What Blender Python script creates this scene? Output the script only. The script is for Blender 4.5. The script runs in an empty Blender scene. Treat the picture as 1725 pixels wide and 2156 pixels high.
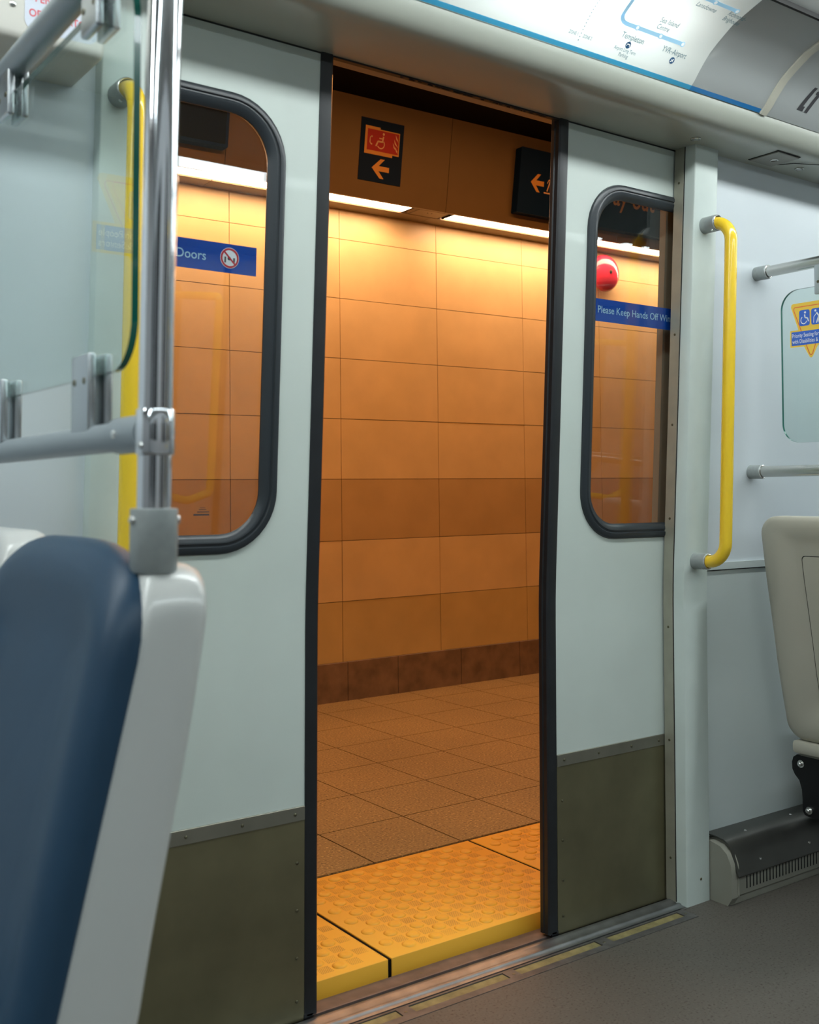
import bpy, bmesh, math, random
from mathutils import Vector, Matrix, Euler
random.seed(7)
C = bpy.context.scene.collection
PI = math.pi
sc = bpy.context.scene
sc.view_settings.view_transform = 'Standard'; sc.view_settings.look = 'None'
sc.view_settings.gamma = 1; sc.view_settings.use_curve_mapping = False
sc.view_settings.exposure = 0.0

# ------------------------------------------------------------------ materials
def mat(name, col, rough=.5, metal=0, spec=.5, noise=None, bump=None, coat=0, trans=None, emit=None, aniso=None):
    """noise=(scale, amount, detail)  bump=(scale, strength)"""
    m = bpy.data.materials.new(name); m.use_nodes = True
    nt = m.node_tree; N = nt.nodes; L = nt.links
    b = N['Principled BSDF']
    b.inputs['Base Color'].default_value = (*col, 1)
    b.inputs['Roughness'].default_value = rough
    b.inputs['Metallic'].default_value = metal
    b.inputs['Specular IOR Level'].default_value = spec
    b.inputs['Coat Weight'].default_value = coat
    tc = N.new('ShaderNodeTexCoord')
    if noise:
        n = N.new('ShaderNodeTexNoise'); n.inputs['Scale'].default_value = noise[0]
        n.inputs['Detail'].default_value = noise[2] if len(noise) > 2 else 3
        L.new(tc.outputs['Object'], n.inputs['Vector'])
        mr = N.new('ShaderNodeMapRange'); mr.inputs['From Min'].default_value = .3; mr.inputs['From Max'].default_value = .7
        mr.inputs['To Min'].default_value = 1 - noise[1]; mr.inputs['To Max'].default_value = 1 + noise[1]*.5
        L.new(n.outputs['Fac'], mr.inputs['Value'])
        mx = N.new('ShaderNodeVectorMath'); mx.operation = 'SCALE'; mx.inputs[0].default_value = col
        L.new(mr.outputs['Result'], mx.inputs['Scale'])
        L.new(mx.outputs['Vector'], b.inputs['Base Color'])
    if bump:
        n = N.new('ShaderNodeTexNoise'); n.inputs['Scale'].default_value = bump[0]; n.inputs['Detail'].default_value = 2
        src = tc.outputs['Object']
        if len(bump) > 2:
            mp = N.new('ShaderNodeMapping'); mp.inputs['Scale'].default_value = bump[2]
            L.new(src, mp.inputs['Vector']); src = mp.outputs['Vector']
        L.new(src, n.inputs['Vector'])
        bp = N.new('ShaderNodeBump'); bp.inputs['Strength'].default_value = bump[1]; bp.inputs['Distance'].default_value = .002
        L.new(n.outputs['Fac'], bp.inputs['Height']); L.new(bp.outputs['Normal'], b.inputs['Normal'])
    if emit:
        b.inputs['Emission Color'].default_value = (*emit[0], 1); b.inputs['Emission Strength'].default_value = emit[1]
    return m

def glass_mat(name, tint, f0=.045, boost=1.0):
    m = bpy.data.materials.new(name); m.use_nodes = True
    nt = m.node_tree; N = nt.nodes; L = nt.links; N.clear()
    out = N.new('ShaderNodeOutputMaterial'); tr = N.new('ShaderNodeBsdfTransparent'); gl = N.new('ShaderNodeBsdfGlossy')
    tr.inputs['Color'].default_value = (*tint, 1); gl.inputs['Roughness'].default_value = .0
    lw = N.new('ShaderNodeLayerWeight'); lw.inputs['Blend'].default_value = .5
    p = N.new('ShaderNodeMath'); p.operation = 'POWER'; p.inputs[1].default_value = 5
    L.new(lw.outputs['Facing'], p.inputs[0])
    a = N.new('ShaderNodeMath'); a.operation = 'MULTIPLY_ADD'; a.inputs[1].default_value = boost*(1-f0); a.inputs[2].default_value = f0
    a.use_clamp = True
    L.new(p.outputs[0], a.inputs[0])
    mx = N.new('ShaderNodeMixShader'); L.new(a.outputs[0], mx.inputs[0]); L.new(tr.outputs[0], mx.inputs[1]); L.new(gl.outputs[0], mx.inputs[2])
    L.new(mx.outputs[0], out.inputs['Surface'])
    return m

def emit_mat(name, col, s):
    m = bpy.data.materials.new(name); m.use_nodes = True
    nt = m.node_tree; N = nt.nodes; N.clear()
    out = N.new('ShaderNodeOutputMaterial'); e = N.new('ShaderNodeEmission')
    e.inputs['Color'].default_value = (*col, 1); e.inputs['Strength'].default_value = s
    nt.links.new(e.outputs[0], out.inputs['Surface'])
    return m

def sticker_mat(name, col, alpha):
    m = mat(name, col, .4)
    m.node_tree.nodes['Principled BSDF'].inputs['Alpha'].default_value = alpha
    return m

def trans_mat(name, col, w=.5):
    """thin plastic diffuser: light passes from behind"""
    m = bpy.data.materials.new(name); m.use_nodes = True
    nt = m.node_tree; N = nt.nodes; L = nt.links; N.clear()
    out = N.new('ShaderNodeOutputMaterial')
    d = N.new('ShaderNodeBsdfPrincipled'); t = N.new('ShaderNodeBsdfTranslucent')
    d.inputs['Base Color'].default_value = (*col, 1); d.inputs['Roughness'].default_value = .35
    t.inputs['Color'].default_value = (*col, 1)
    mx = N.new('ShaderNodeMixShader'); mx.inputs[0].default_value = w
    L.new(d.outputs[0], mx.inputs[1]); L.new(t.outputs[0], mx.inputs[2]); L.new(mx.outputs[0], out.inputs['Surface'])
    return m

M = {}
M['leaf'] = mat('door_paint', (.545, .61, .575), .38, noise=(6, .03), coat=.15)
M['panel'] = mat('wall_laminate', (.575, .63, .665), .36, noise=(3, .03), coat=.1)
M['panel_low'] = mat('wall_laminate_lower', (.49, .55, .545), .4, noise=(3, .04))
M['post'] = mat('post_paint', (.53, .60, .57), .4, noise=(9, .05))
M['hatch'] = mat('hatch_plate', (.24, .24, .21), .45)
M['clampm'] = mat('clamp_metal', (.50, .53, .55), .25, metal=.85)
M['header'] = mat('header_plastic', (.365, .385, .335), .33, noise=(2, .03), coat=.2)
M['rubber'] = mat('black_rubber', (.012, .014, .017), .38, noise=(20, .2))
M['gasket'] = mat('window_gasket', (.022, .028, .034), .33)
M['steel'] = mat('brushed_steel', (.37, .36, .29), .5, metal=.45, noise=(14, .12), bump=(60, .15, (1, 1, .05)))
M['kick'] = mat('kick_plate_steel', (.235, .215, .13), .42, metal=.8, noise=(7, .18, 5), bump=(80, .1, (.05, 1, 1)))
M['kick_strip'] = mat('kick_strip_steel', (.27, .26, .215), .45, metal=.8, noise=(10, .12))
M['alu'] = mat('sill_aluminium', (.27, .28, .29), .38, metal=.85, noise=(25, .25), bump=(50, .2, (.05, 1, 1)))
M['sill'] = mat('sill_plate', (.155, .15, .145), .5, metal=.6, noise=(30, .35, 6))
M['outsill'] = mat('outer_sill_plate', (.17, .13, .115), .55, metal=.4, noise=(25, .3, 6))
M['insert'] = mat('worn_yellow_insert', (.24, .20, .085), .6, noise=(35, .35, 6), bump=(300, .6))
M['chrome'] = mat('chrome', (.82, .83, .86), .07, metal=1)
M['satin'] = mat('satin_steel', (.55, .55, .52), .22, metal=1)
M['socket'] = mat('grey_fitting', (.33, .36, .355), .45, metal=.35, noise=(80, .08))
M['railgrey'] = mat('grey_rail_paint', (.27, .31, .33), .4, metal=.3)
M['yellow'] = mat('yellow_paint', (.86, .58, .03), .22, coat=.4)
M['blue'] = mat('blue_vinyl', (.016, .050, .095), .42, spec=.4, noise=(5, .1), bump=(400, .15))
M['shell'] = mat('seat_shell_plastic', (.56, .57, .55), .28, noise=(4, .03), coat=.25)
M['shell_back'] = mat('beige_shell_plastic', (.43, .41, .34), .5, noise=(4, .04), bump=(500, .1))
M['black'] = mat('black_iron', (.012, .012, .013), .4, metal=.4)
M['dark'] = mat('dark_gap', (.006, .006, .006), .8)
M['cover'] = mat('heater_cover_steel', (.12, .12, .11), .35, metal=.8, noise=(9, .15))
M['heater'] = mat('heater_casing', (.25, .245, .205), .5, noise=(8, .08))
M['screw'] = mat('screw_steel', (.7, .7, .68), .25, metal=1)
M['rivet'] = mat('dull_rivet', (.16, .15, .10), .4, metal=.9)
M['glass_edge'] = mat('green_glass_edge', (.005, .12, .09), .15, coat=.6)
M['mapwhite'] = mat('map_panel_plastic', (.40, .425, .425), .3, coat=.2)
M['maplit'] = trans_mat('backlit_map_plastic', (.80, .83, .80), .5)
M['stripe'] = mat('blue_stripe_print', (.02, .20, .52), .3)
M['stripelit'] = trans_mat('stripe_print_lit_copy', (.09, .50, .80), .5)  # lit copy of the stripe, blue lightened to look backlit
M['mapline'] = mat('pale_blue_map_line', (.30, .52, .68), .4, emit=((.36, .66, .88), .42))  # own glow stands in for the backlight through the print
M['mapdot'] = mat('map_dot_white', (.7, .72, .72), .4, emit=((.9, 1, .97), .5))  # dots glow by themselves to look lit from behind
M['mapink'] = mat('map_ink', (.10, .20, .24), .4, emit=((.3, .5, .55), .08))  # slight glow in the ink imitates backlight
M['mapink2'] = mat('map_ink_dark_blue', (.02, .10, .24), .4)
M['black_ink'] = mat('black_ink', (.05, .05, .055), .5)
M['frame'] = mat('cream_frame', (.52, .51, .43), .45)
M['red_ink'] = mat('red_ink', (.62, .05, .07), .5)
M['label'] = mat('pale_label', (.50, .54, .62), .4)
M['box'] = mat('box_plastic', (.56, .55, .50), .45)
M['signblue'] = mat('blue_sticker', (.002, .055, .34), .6, spec=.1)
M['signtext'] = mat('pale_sticker_print', (.36, .58, .74), .5)
M['st_yellow'] = mat('sticker_yellow', (.85, .56, .07), .4)
M['st_orange'] = mat('sticker_orange', (.80, .17, .05), .4)
M['st_blue'] = mat('sticker_blue', (.04, .13, .55), .4)
M['st_white'] = mat('sticker_white', (.75, .78, .82), .4)
M['lamp_cool'] = emit_mat('train_lamp', (.93, 1.0, .995), 22.5)
M['lamp_far'] = emit_mat('train_lamp_far', (.86, .98, 1.0), 15.0)
M['lamp_warm'] = emit_mat('station_lamp', (1.0, .60, .37), 25.0)
M['lamp_fill'] = emit_mat('added_fill_strip', (1.0, .40, .11), 34.0)  # glow of the added fill strips over the platform
M['stile'] = mat('station_tile', (.81, .60, .29), .42, noise=(5, .08, 4))
M['stile2'] = mat('station_tile_dark', (.60, .41, .175), .42, noise=(5, .10, 4))
M['stile3'] = mat('station_tile_mid', (.67, .49, .19), .42, noise=(5, .10, 4))
M['grout'] = mat('grout', (.07, .035, .014), .8)
M['plinth'] = mat('station_plinth_stone', (.26, .17, .10), .5, noise=(12, .35, 6))
M['fascia'] = mat('fascia_panel', (.18, .125, .06), .5, noise=(4, .06))
M['sdark'] = mat('station_dark_paint', (.006, .005, .004), .8, spec=.1)
M['navy'] = mat('navy_sign_face', (.001, .020, .085), .6, spec=.15)
M['s_orange'] = mat('sign_orange_print', (.80, .42, .11), .5)
M['s_dim'] = mat('sign_orange_glare_dimmed', (.42, .22, .09), .5)  # sign orange darkened to imitate window glare over the lettering
M['s_red'] = mat('sign_red_print', (.48, .001, .016), .5)
M['s_pale'] = mat('sign_pale_print', (.9, .62, .42), .5)
M['bell'] = mat('red_bell_enamel', (.75, .035, .08), .18, coat=.6)
M['tactile'] = None
M['darkpane'] = mat('night_window_glass', (.012, .013, .014), .05, spec=.6)
M['body'] = mat('train_body_paint', (.34, .27, .19), .4)
M['ceil'] = mat('ceiling_plastic', (.45, .47, .46), .4)
M['far'] = mat('far_wall_laminate', (.32, .33, .34), .5)

# speckled materials
def speckle(name, c1, c2, c3, scale, rough, bump=.2):
    m = bpy.data.materials.new(name); m.use_nodes = True
    nt = m.node_tree; N = nt.nodes; L = nt.links; b = N['Principled BSDF']
    tc = N.new('ShaderNodeTexCoord')
    v = N.new('ShaderNodeTexNoise'); v.inputs['Scale'].default_value = scale; v.inputs['Detail'].default_value = 2
    L.new(tc.outputs['Object'], v.inputs['Vector'])
    r = N.new('ShaderNodeValToRGB'); r.color_ramp.elements[0].position = .30; r.color_ramp.elements[0].color = (*c1, 1)
    r.color_ramp.elements[1].position = .70; r.color_ramp.elements[1].color = (*c3, 1)
    e = r.color_ramp.elements.new(.42); e.color = (*c2, 1)
    e = r.color_ramp.elements.new(.60); e.color = (*c2, 1)
    L.new(v.outputs['Fac'], r.inputs['Fac'])
    n = N.new('ShaderNodeTexNoise'); n.inputs['Scale'].default_value = 2.2; n.inputs['Detail'].default_value = 4
    L.new(tc.outputs['Object'], n.inputs['Vector'])
    mr = N.new('ShaderNodeMapRange'); mr.inputs['From Min'].default_value = .3; mr.inputs['From Max'].default_value = .7
    mr.inputs['To Min'].default_value = .88; mr.inputs['To Max'].default_value = 1.08; L.new(n.outputs['Fac'], mr.inputs['Value'])
    s = N.new('ShaderNodeVectorMath'); s.operation = 'SCALE'; L.new(r.outputs['Color'], s.inputs[0]); L.new(mr.outputs['Result'], s.inputs['Scale'])
    L.new(s.outputs['Vector'], b.inputs['Base Color']); b.inputs['Roughness'].default_value = rough
    bp = N.new('ShaderNodeBump'); bp.inputs['Strength'].default_value = bump; bp.inputs['Distance'].default_value = .001
    L.new(v.outputs['Fac'], bp.inputs['Height']); L.new(bp.outputs['Normal'], b.inputs['Normal'])
    return m
M['vinyl'] = speckle('speckled_vinyl_floor', (.035, .027, .016), (.092, .083, .070), (.115, .105, .09), 170, .55, .1)
M['granite'] = speckle('platform_granite', (.075, .040, .010), (.29, .185, .062), (.62, .43, .17), 130, .6, .25)

def tactile_material():
    m = bpy.data.materials.new('tactile_yellow'); m.use_nodes = True
    nt = m.node_tree; N = nt.nodes; L = nt.links; b = N['Principled BSDF']; b.inputs['Roughness'].default_value = .5
    tc = N.new('ShaderNodeTexCoord')
    def vm(op, a, bb):
        n = N.new('ShaderNodeVectorMath'); n.operation = op
        for i, x in enumerate((a, bb)):
            if isinstance(x, tuple): n.inputs[i].default_value = x
            else: L.new(x, n.inputs[i])
        return n.outputs['Vector']
    def mm(op, a, bb=0):
        n = N.new('ShaderNodeMath'); n.operation = op
        for i, x in enumerate((a, bb)):
            if isinstance(x, (int, float)): n.inputs[i].default_value = x
            else: L.new(x, n.inputs[i])
        return n.outputs[0]
    # attribute UV-like coordinate: object space is laid so that dome (0,0) sits at a cell centre
    v = vm('DIVIDE', tc.outputs['Object'], (.0401, .0401, 1))
    ck = N.new('ShaderNodeTexChecker'); ck.inputs['Scale'].default_value = 1.0
    v2 = vm('ADD', v, (.5, .5, .25)); 
    sp = N.new('ShaderNodeSeparateXYZ'); L.new(v2, sp.inputs[0])
    cmb = N.new('ShaderNodeCombineXYZ'); L.new(sp.outputs[0], cmb.inputs[0]); L.new(sp.outputs[1], cmb.inputs[1]); cmb.inputs[2].default_value = .5
    L.new(cmb.outputs[0], ck.inputs['Vector']); ck.inputs['Color1'].default_value = (1, 1, 1, 1); ck.inputs['Color2'].default_value = (0, 0, 0, 1)
    fx = mm('FRACT', mm('ADD', sp.outputs[0], 100)); fy = mm('FRACT', mm('ADD', sp.outputs[1], 100))
    inx = mm('LESS_THAN', mm('ABSOLUTE', mm('SUBTRACT', fx, .5)), .41); iny = mm('LESS_THAN', mm('ABSOLUTE', mm('SUBTRACT', fy, .5)), .41)
    hx = mm('GREATER_THAN', mm('SINE', mm('MULTIPLY', mm('ADD', fx, fy), 2*PI*6)), .45)
    hy = mm('GREATER_THAN', mm('SINE', mm('MULTIPLY', mm('SUBTRACT', fx, fy), 2*PI*6)), .45)
    groove = mm('MAXIMUM', hx, hy)
    # interior limits of the tile
    spo = N.new('ShaderNodeSeparateXYZ'); L.new(tc.outputs['Object'], spo.inputs[0])
    lim = mm('MULTIPLY', mm('GREATER_THAN', spo.outputs[1], -.02), mm('LESS_THAN', spo.outputs[1], .50))
    lim = mm('MULTIPLY', lim, mm('MULTIPLY', mm('GREATER_THAN', spo.outputs[0], -.02), mm('LESS_THAN', spo.outputs[0], .62)))
    mask = mm('MULTIPLY', mm('MULTIPLY', mm('MULTIPLY', inx, iny), ck.outputs['Fac']), lim)
    g = mm('MULTIPLY', mask, groove)
    dn = N.new('ShaderNodeTexNoise'); dn.inputs['Scale'].default_value = 14; dn.inputs['Detail'].default_value = 5; L.new(tc.outputs['Object'], dn.inputs['Vector'])
    dr = N.new('ShaderNodeMapRange'); dr.inputs['From Min'].default_value = .35; dr.inputs['From Max'].default_value = .62; dr.inputs['To Min'].default_value = .75; dr.inputs['To Max'].default_value = .25
    L.new(dn.outputs['Fac'], dr.inputs['Value'])
    mix = N.new('ShaderNodeMix'); mix.data_type = 'RGBA'; mix.inputs['A'].default_value = (.86, .45, .04, 1); mix.inputs['B'].default_value = (.34, .14, .02, 1)
    L.new(mm('MULTIPLY', g, dr.outputs['Result']), mix.inputs['Factor'])
    L.new(mix.outputs['Result'], b.inputs['Base Color'])
    bp = N.new('ShaderNodeBump'); bp.inputs['Strength'].default_value = .5; bp.inputs['Distance'].default_value = .0015; bp.invert = True
    L.new(g, bp.inputs['Height']); L.new(bp.outputs['Normal'], b.inputs['Normal'])
    return m
M['tactile'] = tactile_material()

# ------------------------------------------------------------------ mesh helpers
def nb(): return bmesh.new()
def box(bm, x0, x1, y0, y1, z0, z1, bev=0, seg=2, f=None):
    vs = [bm.verts.new((x, y, z)) for z in (z0, z1) for y in (y0, y1) for x in (x0, x1)]
    fs = [bm.faces.new([vs[i] for i in q]) for q in ((0, 2, 3, 1), (4, 5, 7, 6), (0, 1, 5, 4), (2, 6, 7, 3), (0, 4, 6, 2), (1, 3, 7, 5))]
    if bev:
        es = list({e for q in fs for e in q.edges})
        bmesh.ops.bevel(bm, geom=es, offset=bev, segments=seg, affect='EDGES', profile=.5)
    return bm
def loops(bm, ls, closed=True, cap=True):
    """bridge successive loops of equal length"""
    vv = [[bm.verts.new(p) for p in l] for l in ls]
    n = len(vv[0])
    for a, b in zip(vv, vv[1:]):
        for i in range(n if closed else n-1):
            j = (i+1) % n
            bm.faces.new((a[i], a[j], b[j], b[i]))
    if cap and closed:
        bm.faces.new(list(reversed(vv[0]))); bm.faces.new(vv[-1])
    return vv
def frame_of(t, up=Vector((0, 0, 1))):
    t = t.normalized()
    if abs(t.dot(up)) > .97: up = Vector((1, 0, 0))
    a = t.cross(up).normalized(); b = a.cross(t).normalized()
    return a, b
def tube(bm, pts, r, n=20, cap=True):
    pts = [Vector(p) for p in pts]; rs = r if isinstance(r, (list, tuple)) else [r]*len(pts)
    ls = []; a = None
    for i, p in enumerate(pts):
        t = (pts[min(i+1, len(pts)-1)]-pts[max(i-1, 0)]).normalized()
        if a is None: a, b = frame_of(t)
        else:
            a = (a - t*a.dot(t)).normalized(); b = a.cross(t)
        ls.append([p + (a*math.cos(2*PI*k/n)+b*math.sin(2*PI*k/n))*rs[i] for k in range(n)])
    loops(bm, ls, True, cap)
    return bm
def arc_path(pts, r, seg=8):
    """fillet the corners of a polyline"""
    pts = [Vector(p) for p in pts]; out = [pts[0]]
    for i in range(1, len(pts)-1):
        p = pts[i]; d1 = (pts[i-1]-p).normalized(); d2 = (pts[i+1]-p).normalized()
        half = d1.angle(d2)/2; t = r/math.tan(half)
        c = p + (d1+d2).normalized()*(r/math.sin(half))
        a = p+d1*t; b = p+d2*t
        va = a-c; vb = b-c; ang = va.angle(vb)
        for k in range(seg+1):
            s = k/seg
            out.append(c + (va*math.sin((1-s)*ang)+vb*math.sin(s*ang))/math.sin(ang))
    out.append(pts[-1]); return out
def prism_x(bm, prof, x0, x1, cap=True):
    loops(bm, [[Vector((x0, y, z)) for y, z in prof], [Vector((x1, y, z)) for y, z in prof]], True, cap); return bm
def lathe(bm, prof, axis, origin, n=24):
    """prof: (radius, height along axis)"""
    ax = Vector(axis).normalized(); a, b = frame_of(ax); o = Vector(origin)
    ls = [[o+ax*h+(a*math.cos(2*PI*k/n)+b*math.sin(2*PI*k/n))*max(r, 1e-5) for k in range(n)] for r, h in prof]
    loops(bm, ls, True, True); return bm

WORLD = {}
ST = Matrix.Translation((1.447, 2.100, .030)) @ Euler([math.radians(v) for v in (-.438392, -.45814508, -.72093065)], 'XYZ').to_matrix().to_4x4()

def finish(bm, smooth=35):
    bmesh.ops.remove_doubles(bm, verts=bm.verts, dist=1e-6)
    bmesh.ops.recalc_face_normals(bm, faces=bm.faces)
    if smooth:
        for f in bm.faces: f.smooth = True
        for e in bm.edges:
            if len(e.link_faces) == 2 and e.calc_face_angle(0) > math.radians(smooth): e.smooth = False
def tag(o, label=None, cat=None, group=None, kind=None):
    if label: o['label'] = label
    if cat: o['category'] = cat
    if group: o['group'] = group
    if kind: o['kind'] = kind
    return o
def obj(name, bm, material, parent=None, base=None, frame=None, smooth=35, origin=None):
    finish(bm, smooth)
    me = bpy.data.meshes.new(name); bm.to_mesh(me); bm.free()
    ms = material if isinstance(material, list) else [material]
    for m_ in ms: me.materials.append(m_)
    o = bpy.data.objects.new(name, me); C.objects.link(o)
    if origin is None:
        xs = [v.co for v in me.vertices]
        lo = Vector([min(v[i] for v in xs) for i in range(3)]); hi = Vector([max(v[i] for v in xs) for i in range(3)])
        c = Vector(((lo.x+hi.x)/2, (lo.y+hi.y)/2, lo.z))
    else: c = Vector(origin)
    me.transform(Matrix.Translation(-c))
    W = Matrix.Translation(c)
    if frame is not None: W = frame @ W
    WORLD[o.name] = W
    if parent: o.parent = parent; o.matrix_basis = WORLD[parent.name].inverted() @ W
    else: o.matrix_basis = W
    return o
def empty(name, loc, label=None, cat=None, group=None, kind=None, frame=None):
    o = bpy.data.objects.new(name, None); o.empty_display_size = .1; C.objects.link(o)
    W = Matrix.Translation(loc)
    if frame is not None: W = frame @ W
    o.matrix_basis = W; WORLD[o.name] = W
    return tag(o, label, cat, group, kind)
def copy_tree(o, W, parent=None):
    c = o.copy(); C.objects.link(c)
    if parent: c.parent = parent; c.matrix_basis = o.matrix_basis.copy(); WORLD[c.name] = WORLD[parent.name] @ c.matrix_basis
    else: c.matrix_basis = W; WORLD[c.name] = W
    for ch in list(o.children): copy_tree(ch, None, c)
    return c
def struct(name, bm, m, **k):
    o = obj(name, bm, m, **k); o['kind'] = 'structure'; return o

# flat drawings: polygons in (u, v) mapped by f
class Draw:
    def __init__(s): s.P = []
    def poly(s, pts): s.P.append([tuple(p) for p in pts]); return s
    def rect(s, u0, u1, v0, v1, r=0, n=5):
        if r <= 0: return s.poly([(u0, v0), (u1, v0), (u1, v1), (u0, v1)])
        return s.poly(rr(u0, u1, v0, v1, r, n))
    def disc(s, u, v, r, n=20, ru=None): 
        ru = ru or r
        return s.poly([(u+ru*math.cos(2*PI*k/n), v+r*math.sin(2*PI*k/n)) for k in range(n)])
    def ring(s, u, v, r0, r1, a0=0, a1=360, n=24, k=1):
        for i in range(n):
            a = math.radians(a0+(a1-a0)*i/n); b = math.radians(a0+(a1-a0)*(i+1)/n)
            s.poly([(u+k*r0*math.cos(a), v+r0*math.sin(a)), (u+k*r1*math.cos(a), v+r1*math.sin(a)), (u+k*r1*math.cos(b), v+r1*math.sin(b)), (u+k*r0*math.cos(b), v+r0*math.sin(b))])
        return s
    def line(s, pts, w):
        for (a, b), (c, d) in zip(pts, pts[1:]):
            L_ = math.hypot(c-a, d-b) or 1; nx, ny = -(d-b)/L_*w/2, (c-a)/L_*w/2
            s.poly([(a+nx, b+ny), (c+nx, d+ny), (c-nx, d-ny), (a-nx, b-ny)])
        for p in pts[1:-1]: s.disc(p[0], p[1], w/2, 10)
        return s
    def text(s, body, u, v, h, w=None, align='L', bold=0.0, shear=0):
        cu = bpy.data.curves.new('t', 'FONT'); cu.body = body; cu.size = 1; cu.offset = bold; cu.resolution_u = 3; cu.shear = shear
        to = bpy.data.objects.new('t', cu); C.objects.link(to)
        dg = bpy.context.evaluated_depsgraph_get(); dg.update()
        me = to.evaluated_get(dg).to_mesh()
        xs = [q.co.x for q in me.vertices]
        if xs:
            x0, x1 = min(xs), max(xs); sy = h/.69; sx = (w/(x1-x0)) if w else sy
            W_ = (x1-x0)*sx; off = {'L': 0, 'C': -W_/2, 'R': -W_}[align]
            for p in me.polygons: s.P.append([(u+off+(me.vertices[i].co.x-x0)*sx, v+me.vertices[i].co.y*sy) for i in p.vertices])
        to.to_mesh_clear(); bpy.data.objects.remove(to); bpy.data.curves.remove(cu)
        return s
    def mesh(s, f, cuts=None):
        bm = nb()
        for P in s.P:
            try: bm.faces.new([bm.verts.new((u, v, 0)) for u, v in P])
            except ValueError: pass
        if cuts:
            for c in cuts:
                bmesh.ops.bisect_plane(bm, geom=list(bm.verts)+list(bm.edges)+list(bm.faces), plane_co=(0, c, 0), plane_no=(0, 1, 0))
        for v in bm.verts: v.co = Vector(f(v.co.x, v.co.y))
        return bm
def rr(x0, x1, z0, z1, r, n=8):
    out = []
    for cx, cz, a in ((x1-r, z1-r, 0), (x0+r, z1-r, 90), (x0+r, z0+r, 180), (x1-r, z0+r, 270)):
        for k in range(n+1):
            t = math.radians(a+90*k/n); out.append((cx+r*math.cos(t), cz+r*math.sin(t)))
    return out

# ------------------------------------------------------------------ geometry of the carriage side
Y0, ZK, S = 2.0224, .86, .0495
def wy(z, y0=Y0):
    b = .07
    if z <= ZK-b: return y0
    if z >= ZK+b: return y0-S*(z-ZK)
    t = z-(ZK-b); return y0-S*t*t/(4*b)
ZC = [ZK-.07, ZK-.035, ZK, ZK+.035, ZK+.07]
def onwall(y0=Y0, off=0): return lambda u, v: (u, wy(v, y0)-off, v)
MX = 1.5545                       # middle of the doorway
XL, XR = 2*MX-2.335, 2.335        # jambs
ZT = 2.078                        # top of the door opening / soffit

def slab(bm, x0, x1, z0, z1, y0, y1, extra=()):
    """vertical slab following the lean; y0 front, y1 back (offsets measured on the lower wall)"""
    zs = sorted({z0, z1, *[z for z in ZC if z0 < z < z1], *extra})
    ls = []
    for z in zs:
        a, b = wy(z, y0), wy(z, y1)
        ls.append([Vector((x0, a, z)), Vector((x1, a, z)), Vector((x1, b, z)), Vector((x0, b, z))])
    loops(bm, ls); return bm

def holed_panel(x0, x1, z0, z1, hole, y0, th):
    """panel with a rounded opening; hole = list of (x,z)"""
    bm = nb()
    def ring(pts): 
        vs = [bm.verts.new((x, 0, z)) for x, z in pts]
        return [bm.edges.new((vs[i], vs[(i+1) % len(vs)])) for i in range(len(vs))]
    ob = [(x0, z0)]+[(x0, z) for z in ZC if z0 < z < z1]+[(x0, z1), (x1, z1)]+[(x1, z) for z in reversed(ZC) if z0 < z < z1]+[(x1, z0)]
    es = ring(ob)+ring(hole)
    bmesh.ops.triangle_fill(bm, edges=es, use_beauty=True)
    for c in ZC:
        bmesh.ops.bisect_plane(bm, geom=list(bm.verts)+list(bm.edges)+list(bm.faces), plane_co=(0, 0, c), plane_no=(0, 0, 1))
    r = bmesh.ops.extrude_face_region(bm, geom=list(bm.faces))
    moved = {v for v in r['geom'] if isinstance(v, bmesh.types.BMVert)}
    for v in bm.verts:
        v.co.y = wy(v.co.z, y0)+(th if v in moved else 0)
    return bm

def ring_frame(rect, rad, prof, y0):
    """sweep profile (inset, off) around a rounded rectangle on the wall"""
    bm = nb(); x0, x1, z0, z1 = rect; ls = []
    for d, off in prof:
        ls.append([Vector((x, wy(z, y0)-off, z)) for x, z in rr(x0+d, x1-d, z0+d, z1-d, max(rad-d, .01), 10)])
    ls.append(ls[0]); loops(bm, ls, True, False); return bm

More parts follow.
